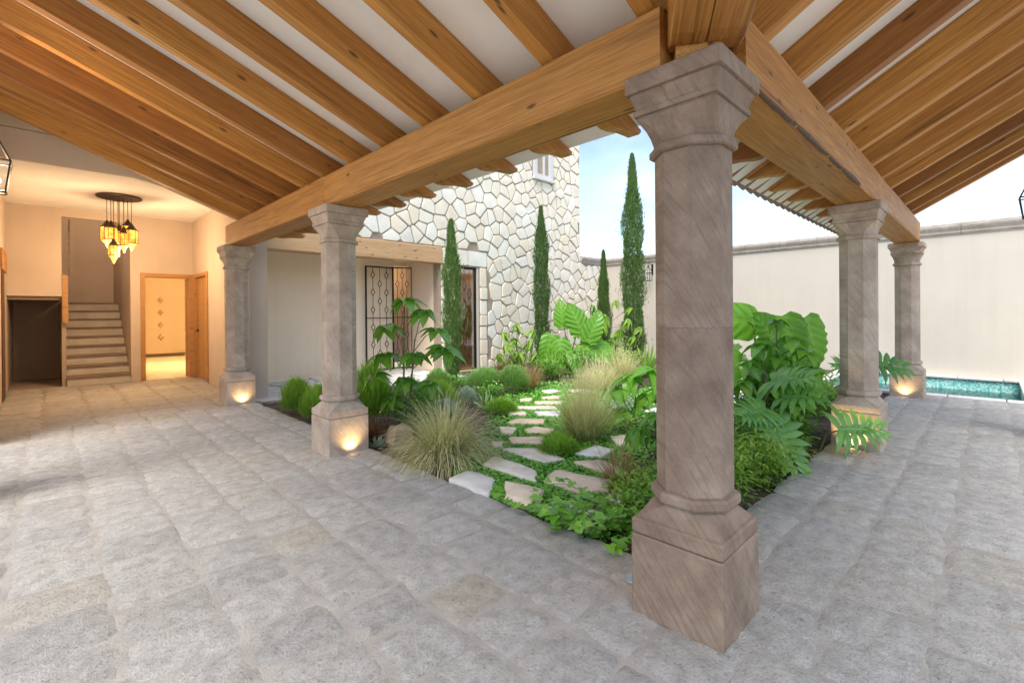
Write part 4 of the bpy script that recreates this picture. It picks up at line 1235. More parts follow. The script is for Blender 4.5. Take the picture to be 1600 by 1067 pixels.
def taro(label, loc, leaves, seed, group='elephant ear plants'):
    """leaves = (dx, dy, z, direction(vec), facing(vec), size)"""
    r = random.Random(seed)
    t = empty('elephant_ear', loc, 0, label, 'plant', group)
    for x, y, z, d, nrm, sz in leaves:
        pt = MB(); q = Vector((x, y, z))
        pt.tube([(x * .08, y * .08, 0), (x * .35, y * .35, z * .6), (x * .75, y * .75, z * .97), q], .016 * max(.7, sz), 6, .008); pt.build('leaf_stalk', M['stem'], t)
        o = link('leaf_blade', r.choice(HEARTS), t); o.matrix_basis = frame_m(q, d, nrm, sz)
    return t

def lobed_mesh(L=.5, seed=1, mat='philo', lobes=8, wid=.68):
    """deeply lobed philodendron leaf"""
    r = random.Random(seed); b = MB()
    def strip(p, d, l, w, tint, lift):
        vs = []; d = Vector(d).normalized(); sd = Vector((-d.y, d.x, 0)); n = 5
        for i in range(n + 1):
            t = i / n; ww = w * (.55 + .5 * math.sin(math.pi * min(1, t * 1.15)) - .55 * t ** 3) / 2 if i < n else .002
            q = Vector(p) + d * l * t + Vector((0, 0, lift * l * t * (1 - t) * 2 - .12 * l * t * t))
            vs += [q - sd * ww, q + Vector((0, 0, .012)) * (1 if i < n else 0), q + sd * ww]
        fs = []
        for i in range(n): fs += [(3 * i, 3 * i + 1, 3 * i + 4, 3 * i + 3), (3 * i + 1, 3 * i + 2, 3 * i + 5, 3 * i + 4)]
        b.add(vs, fs, tint)
    strip((-.04, 0, 0), (1, 0, 0), L * 1.04, .24 * L, .35, .1)
    strip((-.04, 0, .004), (1, 0, 0), L * 1.04, .05 * L, 1.0, .1)
    for k in range(lobes):
        t = k / (lobes - 1); x = L * (.0 + .78 * t)
        ang = R(118 - 84 * t); l = L * wid * (1 - .52 * t) * (.75 if k == 0 else 1)
        for s in (-1, 1):
            strip((x - .02 * L, s * .02 * L, .004 * k), (math.cos(ang + r.uniform(-.08, .08)), s * math.sin(ang), 0), l * r.uniform(.9, 1.1), L * .145 * (1.15 - .4 * t), .15 + .45 * r.random(), .22)
    return b.mesh('leaf_blade', M[mat], True, True)
LOBED = [lobed_mesh(.5, 1), lobed_mesh(.5, 2, 'philo', 8, .62), lobed_mesh(.5, 3, 'philo', 7, .7)]
def philodendron(label, loc, leaves, seed, cat='plant'):
    r = random.Random(seed)
    t = empty('lobed_philodendron', loc, 0, label, cat, 'lobed philodendrons')
    for i, (x, y, z, d, nrm, sz) in enumerate(leaves):
        pt = MB(); pt.tube([(x * .1, y * .1, 0), (x * .4, y * .4, z * .75), (x, y, z)], .010, 6, .006); pt.build('leaf_stalk', M['stem'], t)
        o = link('leaf_blade', LOBED[i % 3], t); o.matrix_basis = frame_m((x, y, z), d, nrm, sz)
    return t

def bushy(label, loc, rx, ry, h, n, mat, seed, L=.05, w=.022, name='leafy_shrub', cat='shrub', group=None, droopy=False, stems=10):
    """shrub of many small ovate leaves on stems"""
    r = random.Random(seed); b = MB(); s = MB()
    t = empty(name, loc, 0, label, cat, group)
    twigs = []
    for k in range(stems):
        a = r.uniform(0, 6.28); q = r.uniform(.25, 1) ; e = Vector((math.cos(a) * rx * q * .8, math.sin(a) * ry * q * .8, h * r.uniform(.55, 1.0) * (1.15 - .35 * q)))
        s.tube([(e.x * .15, e.y * .15, 0), (e.x * .5, e.y * .5, e.z * .6), e], .006, 4, .003); twigs.append(e)
    for i in range(n):
        e = r.choice(twigs); f = r.random() ** .5
        p = Vector((e.x * (.15 + .85 * f), e.y * (.15 + .85 * f), e.z * f)) + Vector((r.gauss(0, .05), r.gauss(0, .05), r.gauss(0, .035))) * (rx / .25)
        if p.z < .01: p.z = .01 + r.random() * .03
        d = Vector((p.x / rx + r.uniform(-1, 1), p.y / ry + r.uniform(-1, 1), r.uniform(-.5, .6) if droopy else r.uniform(-.2, .9))).normalized()
        l = L * r.uniform(.6, 1.25); sd = d.cross(UPV)
        if sd.length < .01: sd = Vector((1, 0, 0))
        sd.normalize(); nn = sd.cross(d); ww = w * l / L / 2
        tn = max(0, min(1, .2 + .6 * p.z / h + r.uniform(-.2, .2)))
        b.add([p, p + d * l * .4 - sd * ww + nn * ww * .3, p + d * l * .45 + nn * 0, p + d * l * .4 + sd * ww + nn * ww * .3, p + d * l], [(0, 1, 2), (0, 2, 3), (2, 1, 4), (2, 4, 3)], tn)
    s.build('stem', M['stem'], t); b.build('foliage', M[mat], t, tint=True)
    return t
def rosette(label, loc, n, L, w, mat, seed, name='agave', cat='plant', tilt=(10, 75), group=None, droop=.25):
    r = random.Random(seed); t = empty(name, loc, 0, label, cat, group)
    for i in range(n):
        f = i / n; a = i * 2.4; ti = R(tilt[0] + (tilt[1] - tilt[0]) * f)
        b = MB(); n_ = 5; d = Vector((math.cos(a) * math.sin(ti), math.sin(a) * math.sin(ti), math.cos(ti))); p = d * .01
        l = L * r.uniform(.85, 1.1); sd = Vector((-math.sin(a), math.cos(a), 0)); vs = []
        for k in range(n_ + 1):
            q = k / n_; ww = w * (.7 + .5 * math.sin(math.pi * q * .8)) * (1 - q ** 2.5) / 2 + .0005
            nn = sd.cross(d); vs += [p - sd * ww + nn * ww * .3, p, p + sd * ww + nn * ww * .3]
            d = (d + Vector((0, 0, -droop / n_))).normalized(); p = p + d * l / n_
        fs = []
        for k in range(n_): fs += [(3 * k, 3 * k + 1, 3 * k + 4, 3 * k + 3), (3 * k + 1, 3 * k + 2, 3 * k + 5, 3 * k + 4)]
        b.add(vs, fs, r.uniform(.3, .8)); b.build('leaf', M[mat], t, tint=True)
    return t

# ---------------------------------------------------------------- stepping stones
path = empty('garden_path', (4.2, 3.6, 0), kind='structure')
pr_ = random.Random(9)
STONES = [
 [(2.5, 2.62), (2.58, 2.3), (2.33, 2.15), (2.25, 2.36)], [(2.65, 3.03), (2.86, 3.15), (2.85, 2.63), (2.66, 2.48)],
 [(3.07, 3.26), (3.31, 3.06), (3.25, 2.66), (3.05, 2.74)], [(2.73, 2.42), (2.98, 2.5), (3.07, 2.04), (2.88, 1.96), (2.72, 2.12)],
 [(3.43, 3.53), (3.67, 3.27), (3.46, 3.11), (3.31, 3.36)], [(3.66, 3.93), (3.76, 3.76), (3.57, 3.63), (3.51, 3.73)],
 [(3.76, 3.61), (3.94, 3.64), (4.01, 3.42), (3.84, 3.34), (3.71, 3.52)], [(3.86, 4.01), (4.09, 4.08), (4.3, 3.82), (4.12, 3.69)],
 [(4.32, 4.46), (4.46, 4.28), (4.33, 4.17), (4.22, 4.34)], [(4.54, 4.19), (4.81, 3.99), (4.58, 3.82), (4.43, 4.02)],
 [(4.65, 4.62), (4.99, 4.25), (4.87, 4.11), (4.55, 4.5)], [(5.08, 4.68), (5.39, 4.43), (5.21, 4.3), (4.98, 4.55)],
 [(5.42, 4.86), (5.72, 4.74), (5.52, 4.6), (5.33, 4.74)], [(5.85, 5.25), (6.12, 5.2), (6.02, 5.0), (5.74, 5.02)],
 [(3.23, 2.54), (3.45, 2.40), (3.36, 2.08), (3.20, 2.12)], [(3.45, 2.68), (3.79, 2.70), (3.79, 2.50), (3.53, 2.46)],
 [(3.19, 3.54), (3.24, 3.44), (3.13, 3.32), (3.07, 3.4)], [(4.17, 2.78), (4.38, 2.70), (4.21, 2.50), (3.99, 2.57)],
 [(2.3, 2.07), (2.56, 2.04), (2.52, 1.78), (2.30, 1.80)], [(2.78, 1.90), (2.98, 1.88), (2.96, 1.62), (2.74, 1.66)],
 [(6.25, 5.0), (6.55, 4.8), (6.35, 4.6), (6.1, 4.8)], [(5.1, 5.0), (5.25, 4.9), (5.1, 4.78), (4.98, 4.88)]]
for i in range(16):     # the path goes on to the pool
    x = 5.6 + (i // 2) * .52; y = 2.42 + (i % 2) * .46 + .07 * (i // 2) + pr_.uniform(-.05, .05)
    STONES.append([(x + pr_.uniform(-.04, .04), y + pr_.uniform(-.04, .04)), (x + .36 + pr_.uniform(-.05, .05), y + pr_.uniform(-.04, .05)), (x + .38 + pr_.uniform(-.05, .05), y + .33 + pr_.uniform(-.05, .05)), (x + pr_.uniform(-.05, .05), y + .34 + pr_.uniform(-.05, .05))])
def flag(poly, mat, ztop=.020):
    cxx = sum(p[0] for p in poly) / len(poly); cyy = sum(p[1] for p in poly) / len(poly)
    if sum(poly[i][0] * poly[(i + 1) % len(poly)][1] - poly[(i + 1) % len(poly)][0] * poly[i][1] for i in range(len(poly))) < 0: poly = poly[::-1]
    pts = []
    for i in range(len(poly)):
        p, q = poly[i], poly[(i + 1) % len(poly)]
        for t in (.07, .36, .64, .93):
            pts.append((p[0] + (q[0] - p[0]) * t - cxx + pr_.uniform(-.012, .012), p[1] + (q[1] - p[1]) * t - cyy + pr_.uniform(-.012, .012)))
    b = MB(); b.loft([[(x * f, y * f, z + pr_.uniform(-.0015, .0015)) for x, y in pts] for f, z in ((1.0, -.07), (1.0, ztop - .008), (.965, ztop), (.5, ztop + .002))])
    b.build('stepping_stone', mat, path, (cxx - 4.2, cyy - 3.6, 0), True)
for s in STONES: flag([(sum(p[0] for p in s) / len(s) + (x - sum(p[0] for p in s) / len(s)) * 1.07, sum(p[1] for p in s) / len(s) + (y - sum(p[1] for p in s) / len(s)) * 1.07) for x, y in s], M['flag'])
flag([(2.225, 2.98), (2.46, 3.03), (2.475, 2.72), (2.225, 2.50)], M['slab'], .022)

def inside(p, poly):
    c = False; n = len(poly)
    for i in range(n):
        a, b = poly[i], poly[(i + 1) % n]
        if (a[1] > p[1]) != (b[1] > p[1]) and p[0] < (b[0] - a[0]) * (p[1] - a[1]) / (b[1] - a[1]) + a[0]: c = not c
    return c
def shrink(poly, f):
    cxx = sum(p[0] for p in poly) / len(poly); cyy = sum(p[1] for p in poly) / len(poly)
    return [(cxx + (x - cxx) * f, cyy + (y - cyy) * f) for x, y in poly]
STN = [shrink(s, 1.0) for s in STONES]
SBB = [(min(p[0] for p in s), max(p[0] for p in s), min(p[1] for p in s), max(p[1] for p in s)) for s in STN]
gc = MB(); r = random.Random(3)
def cover_leaf(x, y, s):
    z = r.uniform(-.028, .014); a = r.uniform(0, 6.28); ti = R(r.uniform(0, 55))
    n = Vector((math.sin(ti) * math.cos(a), math.sin(ti) * math.sin(a), math.cos(ti))); u = n.cross(Vector((math.sin(a), .3, .9))).normalized(); v = n.cross(u)
    p = Vector((x, y, z)); tn = max(0, min(1, .5 + (z + .008) * 16 + r.uniform(-.25, .25)))
    gc.add([p + (u * math.cos(k * 1.2566) + v * math.sin(k * 1.2566)) * s for k in range(5)], [(0, 1, 2, 3, 4)], tn)
cnt = 0
while cnt < 42000:
    t = r.random() ** 1.5
    if r.random() < .68:            # along the path
        px, py = 2.3 + t * 4.2, 2.1 + t * 3.2
        x = px + r.gauss(0, .42); y = py + r.gauss(0, .42)
        if x < 2.24 or y < 1.5 or y > 3.05 + (x - 2.3) * .85 and x < 6.3 or y < x * .28 + .7: continue
    else:                           # towards the pool
        x = r.uniform(3.3, 9.6); y = r.uniform(1.9, 4.2)
        if x < 5.0 and y > 3.4: continue
        if r.random() > .35 + .65 * (x > 5.3): continue
    if any(bb[0] < x < bb[1] and bb[2] < y < bb[3] and inside((x, y), s) for bb, s in zip(SBB, STN)): continue
    cover_leaf(x, y, r.uniform(.009, .017) * (1 + max(0, (x - 3.5)) * .16)); cnt += 1
tag(gc.build('ground_cover', M['cover'], tint=True), kind='stuff')
mu = MB()
for i in range(5200):
    x = r.uniform(2.24, 9.6); y = r.uniform(1.14, 7.7)
    a = r.uniform(0, 6.28); l = r.uniform(.015, .045); w = r.uniform(.006, .014); z = -.035 + r.uniform(-.005, .012)
    c_, s_ = math.cos(a), math.sin(a); h = r.uniform(-.008, .008)
    mu.add([(x - c_ * l - s_ * w, y - s_ * l + c_ * w, z), (x + c_ * l - s_ * w, y + s_ * l + c_ * w, z + h), (x + c_ * l + s_ * w, y + s_ * l - c_ * w, z + h + .006), (x - c_ * l + s_ * w, y - s_ * l - c_ * w, z + .006)], [(0, 1, 2, 3)])
tag(mu.build('bark_mulch', M['mulch']), kind='stuff')
GZ = -.035
# ---------------------------------------------------------------- left part of the garden
grass('feather_grass', 'large arching straw and green feather grass beside the paving', (2.56, 3.46, GZ), 1900, .74, .10, 'straw', .0062, 2.1, (4, 60), 1, 'feather grass clumps', 0)
grass('feather_grass', 'upright feather grass with pale seed heads in the middle of the path', (3.97, 2.96, GZ), 1150, .66, .13, 'straw', .006, 1.05, (2, 34), 2, 'feather grass clumps', 260)
umbrella_plant('tall umbrella plant with glossy leaf whorls behind the feather grass', (2.70, 4.42, GZ),
    [(.02, -.05, 1.50, 1.05), (.18, -.16, 1.38, 1.0), (-.12, .12, 1.22, 1.0), (.28, -.24, 1.18, 1.0), (.30, -.36, .98, 1.05), (-.14, .14, .92, 1.0), (.10, -.1, .92, .95), (-.18, .24, .70, .95), (.05, .0, .66, 1.0), (.2, -.26, .62, .9), (-.06, .1, .45, .9)], 3, .25, .135, 'scheff', 7, 'umbrella_plant', .3, 'umbrella plants', (0, 40), [(.02, -.03, 1.45), (.1, -.1, 1.1)])
mound('feathery light green shrub left of the second column', (2.42, 6.55, GZ), .26, .26, .40, 2200, 'fern', 11, .075, .008, 'shrub', 'feathery light green shrubs', 'feathery_shrub', .8)
mound('feathery light green shrub squeezed against the second column', (2.44, 5.95, GZ), .28, .26, .38, 2200, 'fern', 12, .075, .008, 'shrub', 'feathery light green shrubs', 'feathery_shrub', .8)
mound('tall feathery shrub right behind the second column', (2.80, 5.25, GZ), .34, .34, .66, 3400, 'fern', 13, .09, .007, 'shrub', 'feathery light green shrubs', 'feathery_shrub', .8)
mound('feathery shrub under the tall umbrella plant', (3.18, 4.95, GZ), .34, .32, .46, 2600, 'fern', 14, .08, .007, 'shrub', 'feathery light green shrubs', 'feathery_shrub', .8)
mound('feathery low shrub between umbrella plant and silver mound', (3.75, 5.30, GZ), .36, .34, .36, 2400, 'fern', 15, .07, .007, 'shrub', 'feathery light green shrubs', 'feathery_shrub', .8)
mound('round rosemary mound nearest the agave rosette', (5.15, 5.95, GZ), .46, .42, .44, 3600, 'mound', 16, .06, .008, 'shrub', 'round rosemary mounds', 'rosemary_mound')
mound('round rosemary mound beside the path and red grass', (5.50, 5.58, GZ), .40, .38, .46, 3200, 'mound', 17, .06, .008, 'shrub', 'round rosemary mounds', 'rosemary_mound')
mound('round rosemary mound at the foot of the bare footed cypress', (4.85, 6.75, GZ), .34, .32, .38, 2400, 'mound', 18, .06, .008, 'shrub', 'round rosemary mounds', 'rosemary_mound')
mound('small silver blue mound left of the agave', (4.36, 5.38, GZ), .24, .22, .26, 1500, 'silver', 19, .045, .006, 'shrub', 'silver blue mounds', 'silver_mound')
mound('pale silver blue mound behind the large feather grass', (3.30, 4.45, GZ), .26, .24, .34, 1600, 'silver', 20, .05, .006, 'shrub', 'silver blue mounds', 'silver_mound')
rosette('spiky green agave rosette beside the silver mound', (4.36, 4.93, GZ), 22, .27, .045, 'agave', 21)
mound('low bright green mound at the left path edge', (4.22, 4.50, GZ), .30, .26, .22, 1900, 'fern', 22, .045, .007, 'shrub', 'low bright green mounds', 'low_mound')
mound('flat bright green cushion between stepping stones and feather grass', (3.44, 2.86, GZ), .28, .26, .18, 1700, 'fern', 23, .045, .006, 'shrub', 'low bright green mounds', 'low_mound')
grass('grass_tuft', 'dark drooping grass tuft by the second column plinth', (2.46, 4.60, GZ), 320, .34, .07, 'redgrass', .006, 1.5, (5, 65), 24, 'small grass tufts', tr=(0, .35))
rosette('grey green succulent rosette touching the second column plinth', (2.37, 4.33, GZ), 16, .12, .05, 'silver', 25, 'succulent', 'plant', (10, 80))
bushy('dark leafy filler plant behind the agave', (4.9, 5.5, GZ), .3, .3, .22, 420, 'scheff', 26, .06, .03, 'leafy_shrub', 'shrub', 'dark leafy filler plants')
bushy('dark leafy filler plant at the bare cypress foot', (5.0, 6.35, GZ), .3, .3, .30, 420, 'scheff', 27, .06, .03, 'leafy_shrub', 'shrub', 'dark leafy filler plants')
b = MB(); rr = random.Random(4); rings = []
for z, f in ((-.05, .8), (.05, 1.05), (.17, .9), (.205, .72), (.215, .3)):
    rings.append([(.15 * f * max(-.8, min(.8, math.cos(k * .785))) * rr.uniform(.88, 1.12), .12 * f * max(-.8, min(.8, math.sin(k * .785))) * rr.uniform(.88, 1.12), z + rr.uniform(-.012, .012)) for k in range(8)])
b.loft(rings); tag(b.build('boulder', M['boulder'], None, (2.55, 4.22, GZ)), 'tan boulder half hidden behind the large feather grass', 'rock')
# ---------------------------------------------------------------- back of the garden
umbrella_plant('umbrella plant with drooping whorls before the rubble wall', (7.0, 6.95, GZ),
    [(.0, .0, 1.12, 1), (.24, -.2, .98, 1), (-.2, .2, .95, 1), (.1, -.3, .78, 1), (-.26, .05, .72, 1), (.3, -.06, .7, 1), (.0, .1, .82, 1), (-.1, -.15, .55, 1), (.24, -.3, .5, 1), (-.3, .26, .5, 1)], 31, .26, .075, 'lime', 8, 'umbrella_plant', .4, 'umbrella plants', (25, 70))
umbrella_plant('yellowish umbrella plant between the two rightmost cypresses', (9.3, 6.2, GZ),
    [(.1, -.1, 1.62, 1), (.35, -.35, 1.45, 1), (-.2, .2, 1.40, 1), (.15, -.4, 1.2, 1), (-.25, .0, 1.1, 1), (.4, -.2, 1.1, 1), (.0, .1, 1.25, 1), (-.1, -.25, .85, 1), (.3, -.45, .8, 1), (-.35, .3, .8, 1), (.5, -.5, 1.0, 1), (.1, -.2, .95, 1)], 32, .27, .075, 'lime', 8, 'umbrella_plant', .4, 'umbrella plants', (25, 70))
umbrella_plant('dark umbrella plant left of the shortest cypress', (9.55, 6.85, GZ),
    [(.0, .0, 1.52, 1), (-.25, .2, 1.3, 1), (.2, -.2, 1.3, 1), (-.1, .1, 1.0, 1), (.2, .1, 1.0, 1), (-.3, .35, .9, 1)], 33, .25, .075, 'scheff', 8, 'umbrella_plant', .4, 'umbrella plants', (25, 70))
C_ = Vector((-.70, -.714, 0))      # towards the walkway corner
S_ = Vector((.714, -.70, 0))       # across the view, to the right
def V(s, c, z): return tuple(S_ * s + C_ * c + Vector((0, 0, z)))
taro('elephant ear plant with tall paddle leaves before the rubble wall', (7.95, 6.35, GZ), [
    (*V(-.38, .0, .78), V(-.3, .2, -.9), V(.1, .9, .35), .95), (*V(-.12, .0, 1.12), V(-.1, .1, 1), V(0, 1, .1), .85), (*V(-.20, .2, .70), V(.1, .2, -.9), V(-.2, 1, .5), .85),
    (*V(.25, .1, 1.0), V(-.35, .1, .8), V(.1, 1, .3), 1.0), (*V(.42, .15, .82), V(.3, .1, .7), V(.0, 1, .35), 1.0), (*V(.30, .1, .62), V(.8, .2, -.5), V(0, .8, .7), .85), (*V(.65, .0, .6), V(.7, .3, -.6), V(.1, .8, .6), .9), (*V(.05, .3, .5), V(.1, .6, -.7), V(0, .7, .7), .7)], 41)
grass('grass_tuft', 'rusty red grass tuft right of the rosemary mounds', (6.02, 5.72, GZ), 480, .55, .12, 'redgrass', .007, .8, (3, 40), 42, 'small grass tufts')
grass('grass_tuft', 'orange and green grass tuft at the foot of the rubble wall', (7.15, 7.5, GZ), 320, .42, .14, 'redgrass', .010, .7, (3, 35), 43, 'small grass tufts')
grass('grass_tuft', 'pale beige grass tuft behind the upright feather grass', (6.75, 4.75, GZ), 650, .55, .20, 'straw', .008, .9, (3, 40), 44, 'small grass tufts', 60, tr=(.5, 1))
grass('grass_tuft', 'pale beige grass tuft left of the tallest cypress', (7.9, 5.0, GZ), 520, .66, .15, 'straw', .009, .8, (3, 35), 45, 'small grass tufts', 60, tr=(.45, 1))
rosette('light green strap leaved plant under the paddle leaves on the left', (7.45, 6.35, GZ), 40, .55, .04, 'strap', 46, 'strap_plant', 'plant', (5, 70), 'strap leaved plants', .6)
rosette('light green strap leaved plant under the paddle leaves in the middle', (7.75, 5.95, GZ), 34, .55, .04, 'strap', 47, 'strap_plant', 'plant', (5, 60), 'strap leaved plants', .5)
rosette('light green strap leaved plant right of the tallest cypress', (8.75, 4.95, GZ), 30, .70, .05, 'strap', 48, 'strap_plant', 'plant', (5, 45), 'strap leaved plants', .4)
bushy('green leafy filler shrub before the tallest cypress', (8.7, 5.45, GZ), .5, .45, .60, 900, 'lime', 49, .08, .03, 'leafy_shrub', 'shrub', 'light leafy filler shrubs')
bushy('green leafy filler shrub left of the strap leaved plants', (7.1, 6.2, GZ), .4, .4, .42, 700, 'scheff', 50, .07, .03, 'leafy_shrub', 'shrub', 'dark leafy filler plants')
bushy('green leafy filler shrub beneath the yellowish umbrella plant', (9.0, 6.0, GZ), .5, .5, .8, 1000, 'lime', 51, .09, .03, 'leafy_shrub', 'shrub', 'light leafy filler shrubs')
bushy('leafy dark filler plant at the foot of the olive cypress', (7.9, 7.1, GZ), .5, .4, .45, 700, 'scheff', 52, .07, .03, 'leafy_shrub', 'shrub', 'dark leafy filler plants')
# ---------------------------------------------------------------- beside the nearest column
grass('sedge', 'upright bronze brown sedge left of the nearest column', (2.98, 1.90, GZ), 260, .42, .05, 'redgrass', .006, .7, (2, 32), 53, 'small grass tufts', tr=(0, .55))
bushy('grey green wispy shrub right of the upright feather grass', (5.2, 3.35, GZ), .30, .30, .34, 900, 'silver', 54, .05, .014, 'leafy_shrub', 'shrub', 'grey green wispy shrubs')
umbrella_plant('broad leaved umbrella plant close left of the nearest column shaft', (4.55, 2.72, GZ),
    [(-.02, .05, .66, 1.2), (.2, -.1, .72, 1.3), (-.1, .2, .52, 1.1), (.1, -.1, .45, 1.1), (.22, -.22, .5, 1.1), (-.12, .12, .3, 1.0)], 55, .27, .11, 'taro', 8, 'umbrella_plant', .3, 'umbrella plants', (5, 45))
umbrella_plant('low umbrella plant hiding behind the nearest column', (3.62, 1.98, GZ),
    [(.0, .0, .50, 1), (.12, -.12, .42, 1), (-.1, .14, .36, 1), (.1, .05, .28, 1), (-.02, -.1, .3, .9)], 56, .22, .09, 'taro', 8, 'umbrella_plant', .3, 'umbrella plants', (5, 45))
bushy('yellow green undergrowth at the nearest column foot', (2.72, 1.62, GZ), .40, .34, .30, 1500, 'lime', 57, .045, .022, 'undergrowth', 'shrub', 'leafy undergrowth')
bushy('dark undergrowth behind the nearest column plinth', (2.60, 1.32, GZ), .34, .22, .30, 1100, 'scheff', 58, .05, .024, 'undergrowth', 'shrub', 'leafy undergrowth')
bushy('small green plant carrying a pink flower by the path', (4.40, 2.72, GZ), .14, .14, .20, 160, 'lime', 59, .04, .02, 'flowering_plant', 'flower')
fl = bpy.data.objects['flowering_plant']
b = MB(); rr = random.Random(2)
for q in range(4):
    c = Vector((rr.uniform(-.05, .05), rr.uniform(-.05, .05), .22 + rr.uniform(-.04, .04)))
    for k in range(6):
        a = k * 1.047; u = Vector((math.cos(a), math.sin(a), .4)); v = Vector((-math.sin(a), math.cos(a), 0))
        b.add([c, c + u * .015 - v * .008, c + u * .028, c + u * .015 + v * .008], [(0, 1, 2, 3)], rr.random())
b.build('flower', M['pinkflower'], fl, tint=True)
# ivy with trailing vines over the paving edge
iv = empty('ivy', (2.45, 1.75, 0), 0, 'bright green ivy trailing over the paving edge beside the nearest column', 'ivy')
b = MB(); s = MB(); r = random.Random(61)
for k in range(24):
    p = Vector((r.uniform(-.05, .25), r.uniform(-.40, .0), .0)); a = r.uniform(1.9, 5.0)
    d = Vector((math.cos(a), math.sin(a), .1)); pts = [p.copy()]
    if k < 3: p = Vector((-.12 - .03 * k, -.05 + .13 * k, .03)); d = Vector((-.30, .9, .05)); pts = [p.copy()]
    for i in range(9):
        d = (d + Vector((r.uniform(-.5, .5), r.uniform(-.5, .5), r.uniform(-.2, .25)))).normalized(); p = p + d * .055
        if p.x < -.36: p.x = -.36
        p.z = max(.035 if p.x < -.23 else .0, min(p.z, .11)); pts.append(p.copy())
        for q in range(2):
            n = Vector((r.uniform(-.5, .3), r.uniform(-.5, .3), 1)).normalized(); a = r.uniform(0, 6.28); u = n.cross(Vector((math.cos(a), math.sin(a), 0))).normalized(); v = n.cross(u)
            c = p + Vector((r.uniform(-.035, .035), r.uniform(-.035, .035), r.uniform(.005, .04))); sz = r.uniform(.022, .045)
            sh = [(0, -.2), (.55, -.45), (.95, .1), (.55, .35), (.25, 1.15), (0, 1.3), (-.25, 1.15), (-.55, .35), (-.95, .1), (-.55, -.45)]
            b.add([c + (u * x + v * (y - .3)) * sz + n * (abs(x) * .12 * sz) for x, y in sh], [tuple(range(10))], r.uniform(.2, 1))
    s.tube(pts, .003, 4, .002)
s.build('vine', M['stem'], iv); b.build('foliage', M['ivy'], iv, tint=True)
# ---------------------------------------------------------------- right part of the garden
taro('huge ribbed elephant ear plant rising left of the lobed plinth column', (5.65, 1.75, GZ), [
    (*V(-.20, .0, 1.22), V(-.78, .1, .10), V(.1, 1, .15), .95), (*V(-.52, .12, .90), V(-.75, .2, -.30), V(.0, .8, .6), 1.2), (*V(.26, -.1, 1.20), V(.15, .25, -.9), V(-.1, 1, .15), .85),
    (*V(.0, .15, 1.05), V(-.35, .3, .35), V(-.2, .9, .4), .7), (*V(-.10, .3, .95), V(-.45, .5, -.6), V(.1, .9, .4), .8), (*V(.58, -.2, 1.18), V(.25, .1, -.85), V(0.1, 1, .2), .85), (*V(-.25, -.3, .9), V(-.6, -.3, .1), V(0, .5, 1), .8), (*V(.55, -.35, .75), V(.6, .2, -.6), V(0, .9, .5), .8)], 71)
umbrella_plant('glossy dark umbrella plant in front of the huge elephant ear', (5.15, 1.50, GZ),
    [(.0, .0, 1.25, .8), (.1, -.12, 1.08, 1), (-.12, .1, 1.02, 1), (.22, -.2, .95, 1), (-.2, .2, .85, 1), (.02, -.02, .90, 1), (.26, -.26, .78, 1), (-.24, .25, .66, 1), (.1, -.1, .70, 1), (-.08, .05, .62, 1), (.25, -.2, .55, 1), (-.2, .15, .48, 1), (.06, -.15, .46, 1), (-.1, -.02, .38, 1)], 72, .22, .125, 'scheff', 7, 'umbrella_plant', .28, 'umbrella plants', (0, 45), [(.0, .0, 1.2), (.12, -.1, .9), (-.1, .1, .9)])
philodendron('lobed philodendron left of the lit plinth', (4.62, 1.50, GZ), [
    (*V(-.02, .30, .36), V(.1, .55, -.75), V(.1, .75, .7), .92), (*V(-.10, .28, .50), V(-.6, .3, -.1), V(.1, .6, .8), .7), (*V(.10, .25, .60), V(.5, .5, .05), V(.1, .7, .7), .7),
    (*V(.1, .1, .72), V(.3, .5, .1), V(0, .7, .7), .8)], 73)
philodendron('lobed philodendron leaf reaching across the lit plinth', (5.12, 1.06 + .10, GZ), [(*V(.12, .16, .27), V(.95, .05, -.02), V(-.1, .75, .55), .82)], 74)
philodendron('small lobed philodendron with dark leaves before the pool column', (8.0, 1.35, GZ), [(*V(.05, .1, .62), V(.9, .15, -.15), V(-.1, .7, .65), 1.2), (*V(-.1, .05, .5), V(-.6, .2, .25), V(-.3, .8, .4), .8)], 75)
bushy('ferny green shrub right behind the nearest column', (3.15, 1.36, GZ), .50, .30, .50, 2600, 'lime', 76, .055, .018, 'leafy_shrub', 'shrub', 'ferny green shrubs', True, 18)
bushy('ferny green shrub along the right paving edge', (3.90, 1.33, GZ), .46, .28, .42, 2200, 'lime', 77, .055, .018, 'leafy_shrub', 'shrub', 'ferny green shrubs', True, 16)
bushy('taller dark leafy shrub hidden by the nearest column', (3.7, 1.75, GZ), .40, .34, .62, 1500, 'scheff', 78, .07, .028, 'leafy_shrub', 'shrub', 'dark leafy filler plants', False, 14)
bushy('dark leafy filler under the glossy umbrella plant', (4.75, 1.50, GZ), .45, .34, .38, 1300, 'scheff', 79, .07, .028, 'leafy_shrub', 'shrub', 'dark leafy filler plants')
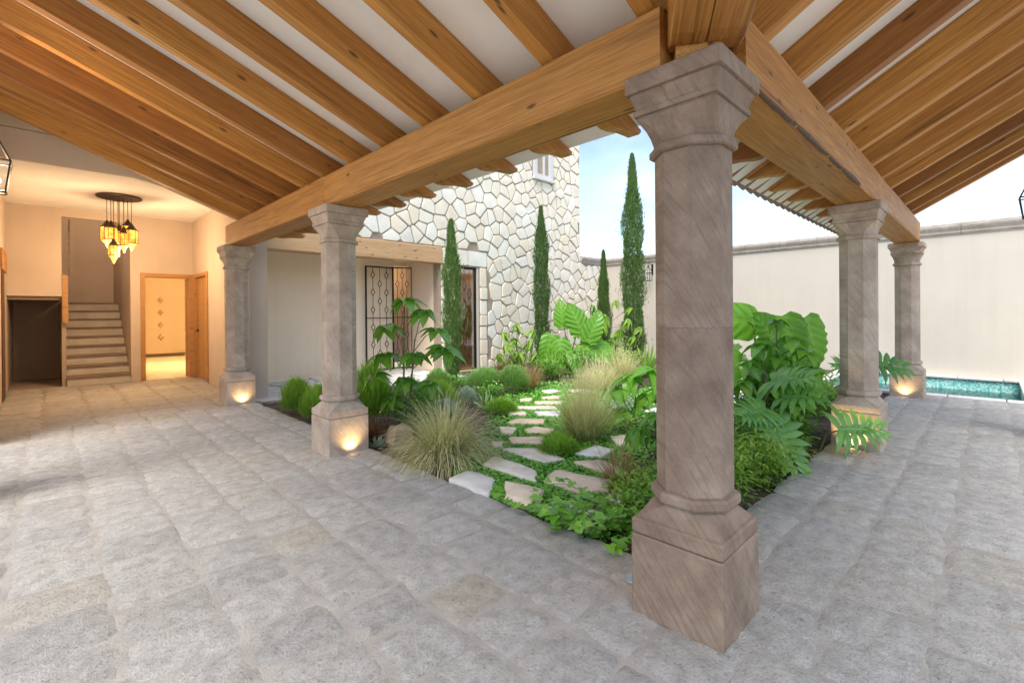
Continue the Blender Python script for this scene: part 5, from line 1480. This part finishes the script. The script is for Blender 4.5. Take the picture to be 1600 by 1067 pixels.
for i, (x, y) in enumerate(((5.3, 2.05), (5.38, 1.95))):
    t = empty('flower_spike', (x, y, GZ), 0, ('left' if i == 0 else 'right') + ' brick red flower spike above the ferny shrubs', 'flower', 'brick red flower spikes')
    b = MB(); b.tube([(0, 0, 0), (0, 0, .28)], .006, 5); b.build('stem', M['stem'], t)
    b = MB(); rr = random.Random(i)
    for k in range(90):
        z = rr.random(); a = rr.uniform(0, 6.28); blade(b, (.02 * (1 - z) * math.cos(a), .02 * (1 - z) * math.sin(a), .24 + .16 * z), (math.cos(a), math.sin(a), .8), .03, .012, 0, 1, rr.random(), .002)
    b.build('flower', M['cone'], t, tint=True)
umbrella_plant('small upright yellowish umbrella plant seen right of the nearest column shaft', (4.55, 1.92, GZ), [(-.02, .02, 1.38, .7), (.0, .0, 1.15, .8), (-.06, .06, .95, .8), (.04, -.04, .75, .9)], 80, .22, .08, 'lime', 7, 'umbrella_plant', .3, 'umbrella plants', (5, 55))

bushy('ferny green shrub between philodendron and paving edge', (4.45, 1.30, GZ), .34, .22, .30, 1300, 'lime', 81, .05, .018, 'leafy_shrub', 'shrub', 'ferny green shrubs', True, 12)
bushy('light leafy filler inside the drooping umbrella plant', (7.0, 6.95, GZ), .34, .3, .75, 700, 'lime', 82, .09, .035, 'leafy_shrub', 'shrub', 'light leafy filler shrubs', True, 12)

bushy('bright leafy filler deep inside the glossy umbrella plant', (5.35, 1.62, GZ), .42, .34, .85, 1700, 'taro', 83, .10, .05, 'leafy_shrub', 'shrub', 'bright leafy filler shrubs', False, 16)
bushy('leafy filler hugging the tall umbrella plant stem', (2.85, 4.45, GZ), .30, .28, .60, 700, 'scheff', 84, .09, .04, 'leafy_shrub', 'shrub', 'dark leafy filler plants', True, 12)
bushy('bright leafy filler below the paddle leaves', (8.1, 6.2, GZ), .6, .45, .62, 900, 'lime', 85, .10, .04, 'leafy_shrub', 'shrub', 'light leafy filler shrubs', False, 14)

bushy('leafy filler between philodendron and lit plinth', (5.22, 1.42, GZ), .36, .26, .36, 900, 'scheff', 86, .075, .034, 'leafy_shrub', 'shrub', 'dark leafy filler plants', True, 12)
bushy('bright leafy filler behind the lit plinth', (6.0, 1.62, GZ), .50, .34, .55, 900, 'taro', 87, .09, .045, 'leafy_shrub', 'shrub', 'bright leafy filler shrubs', False, 12)
bushy('light leafy filler between the lit plinth and the pool', (7.3, 1.55, GZ), .7, .34, .42, 900, 'lime', 88, .09, .04, 'leafy_shrub', 'shrub', 'light leafy filler shrubs', False, 12)
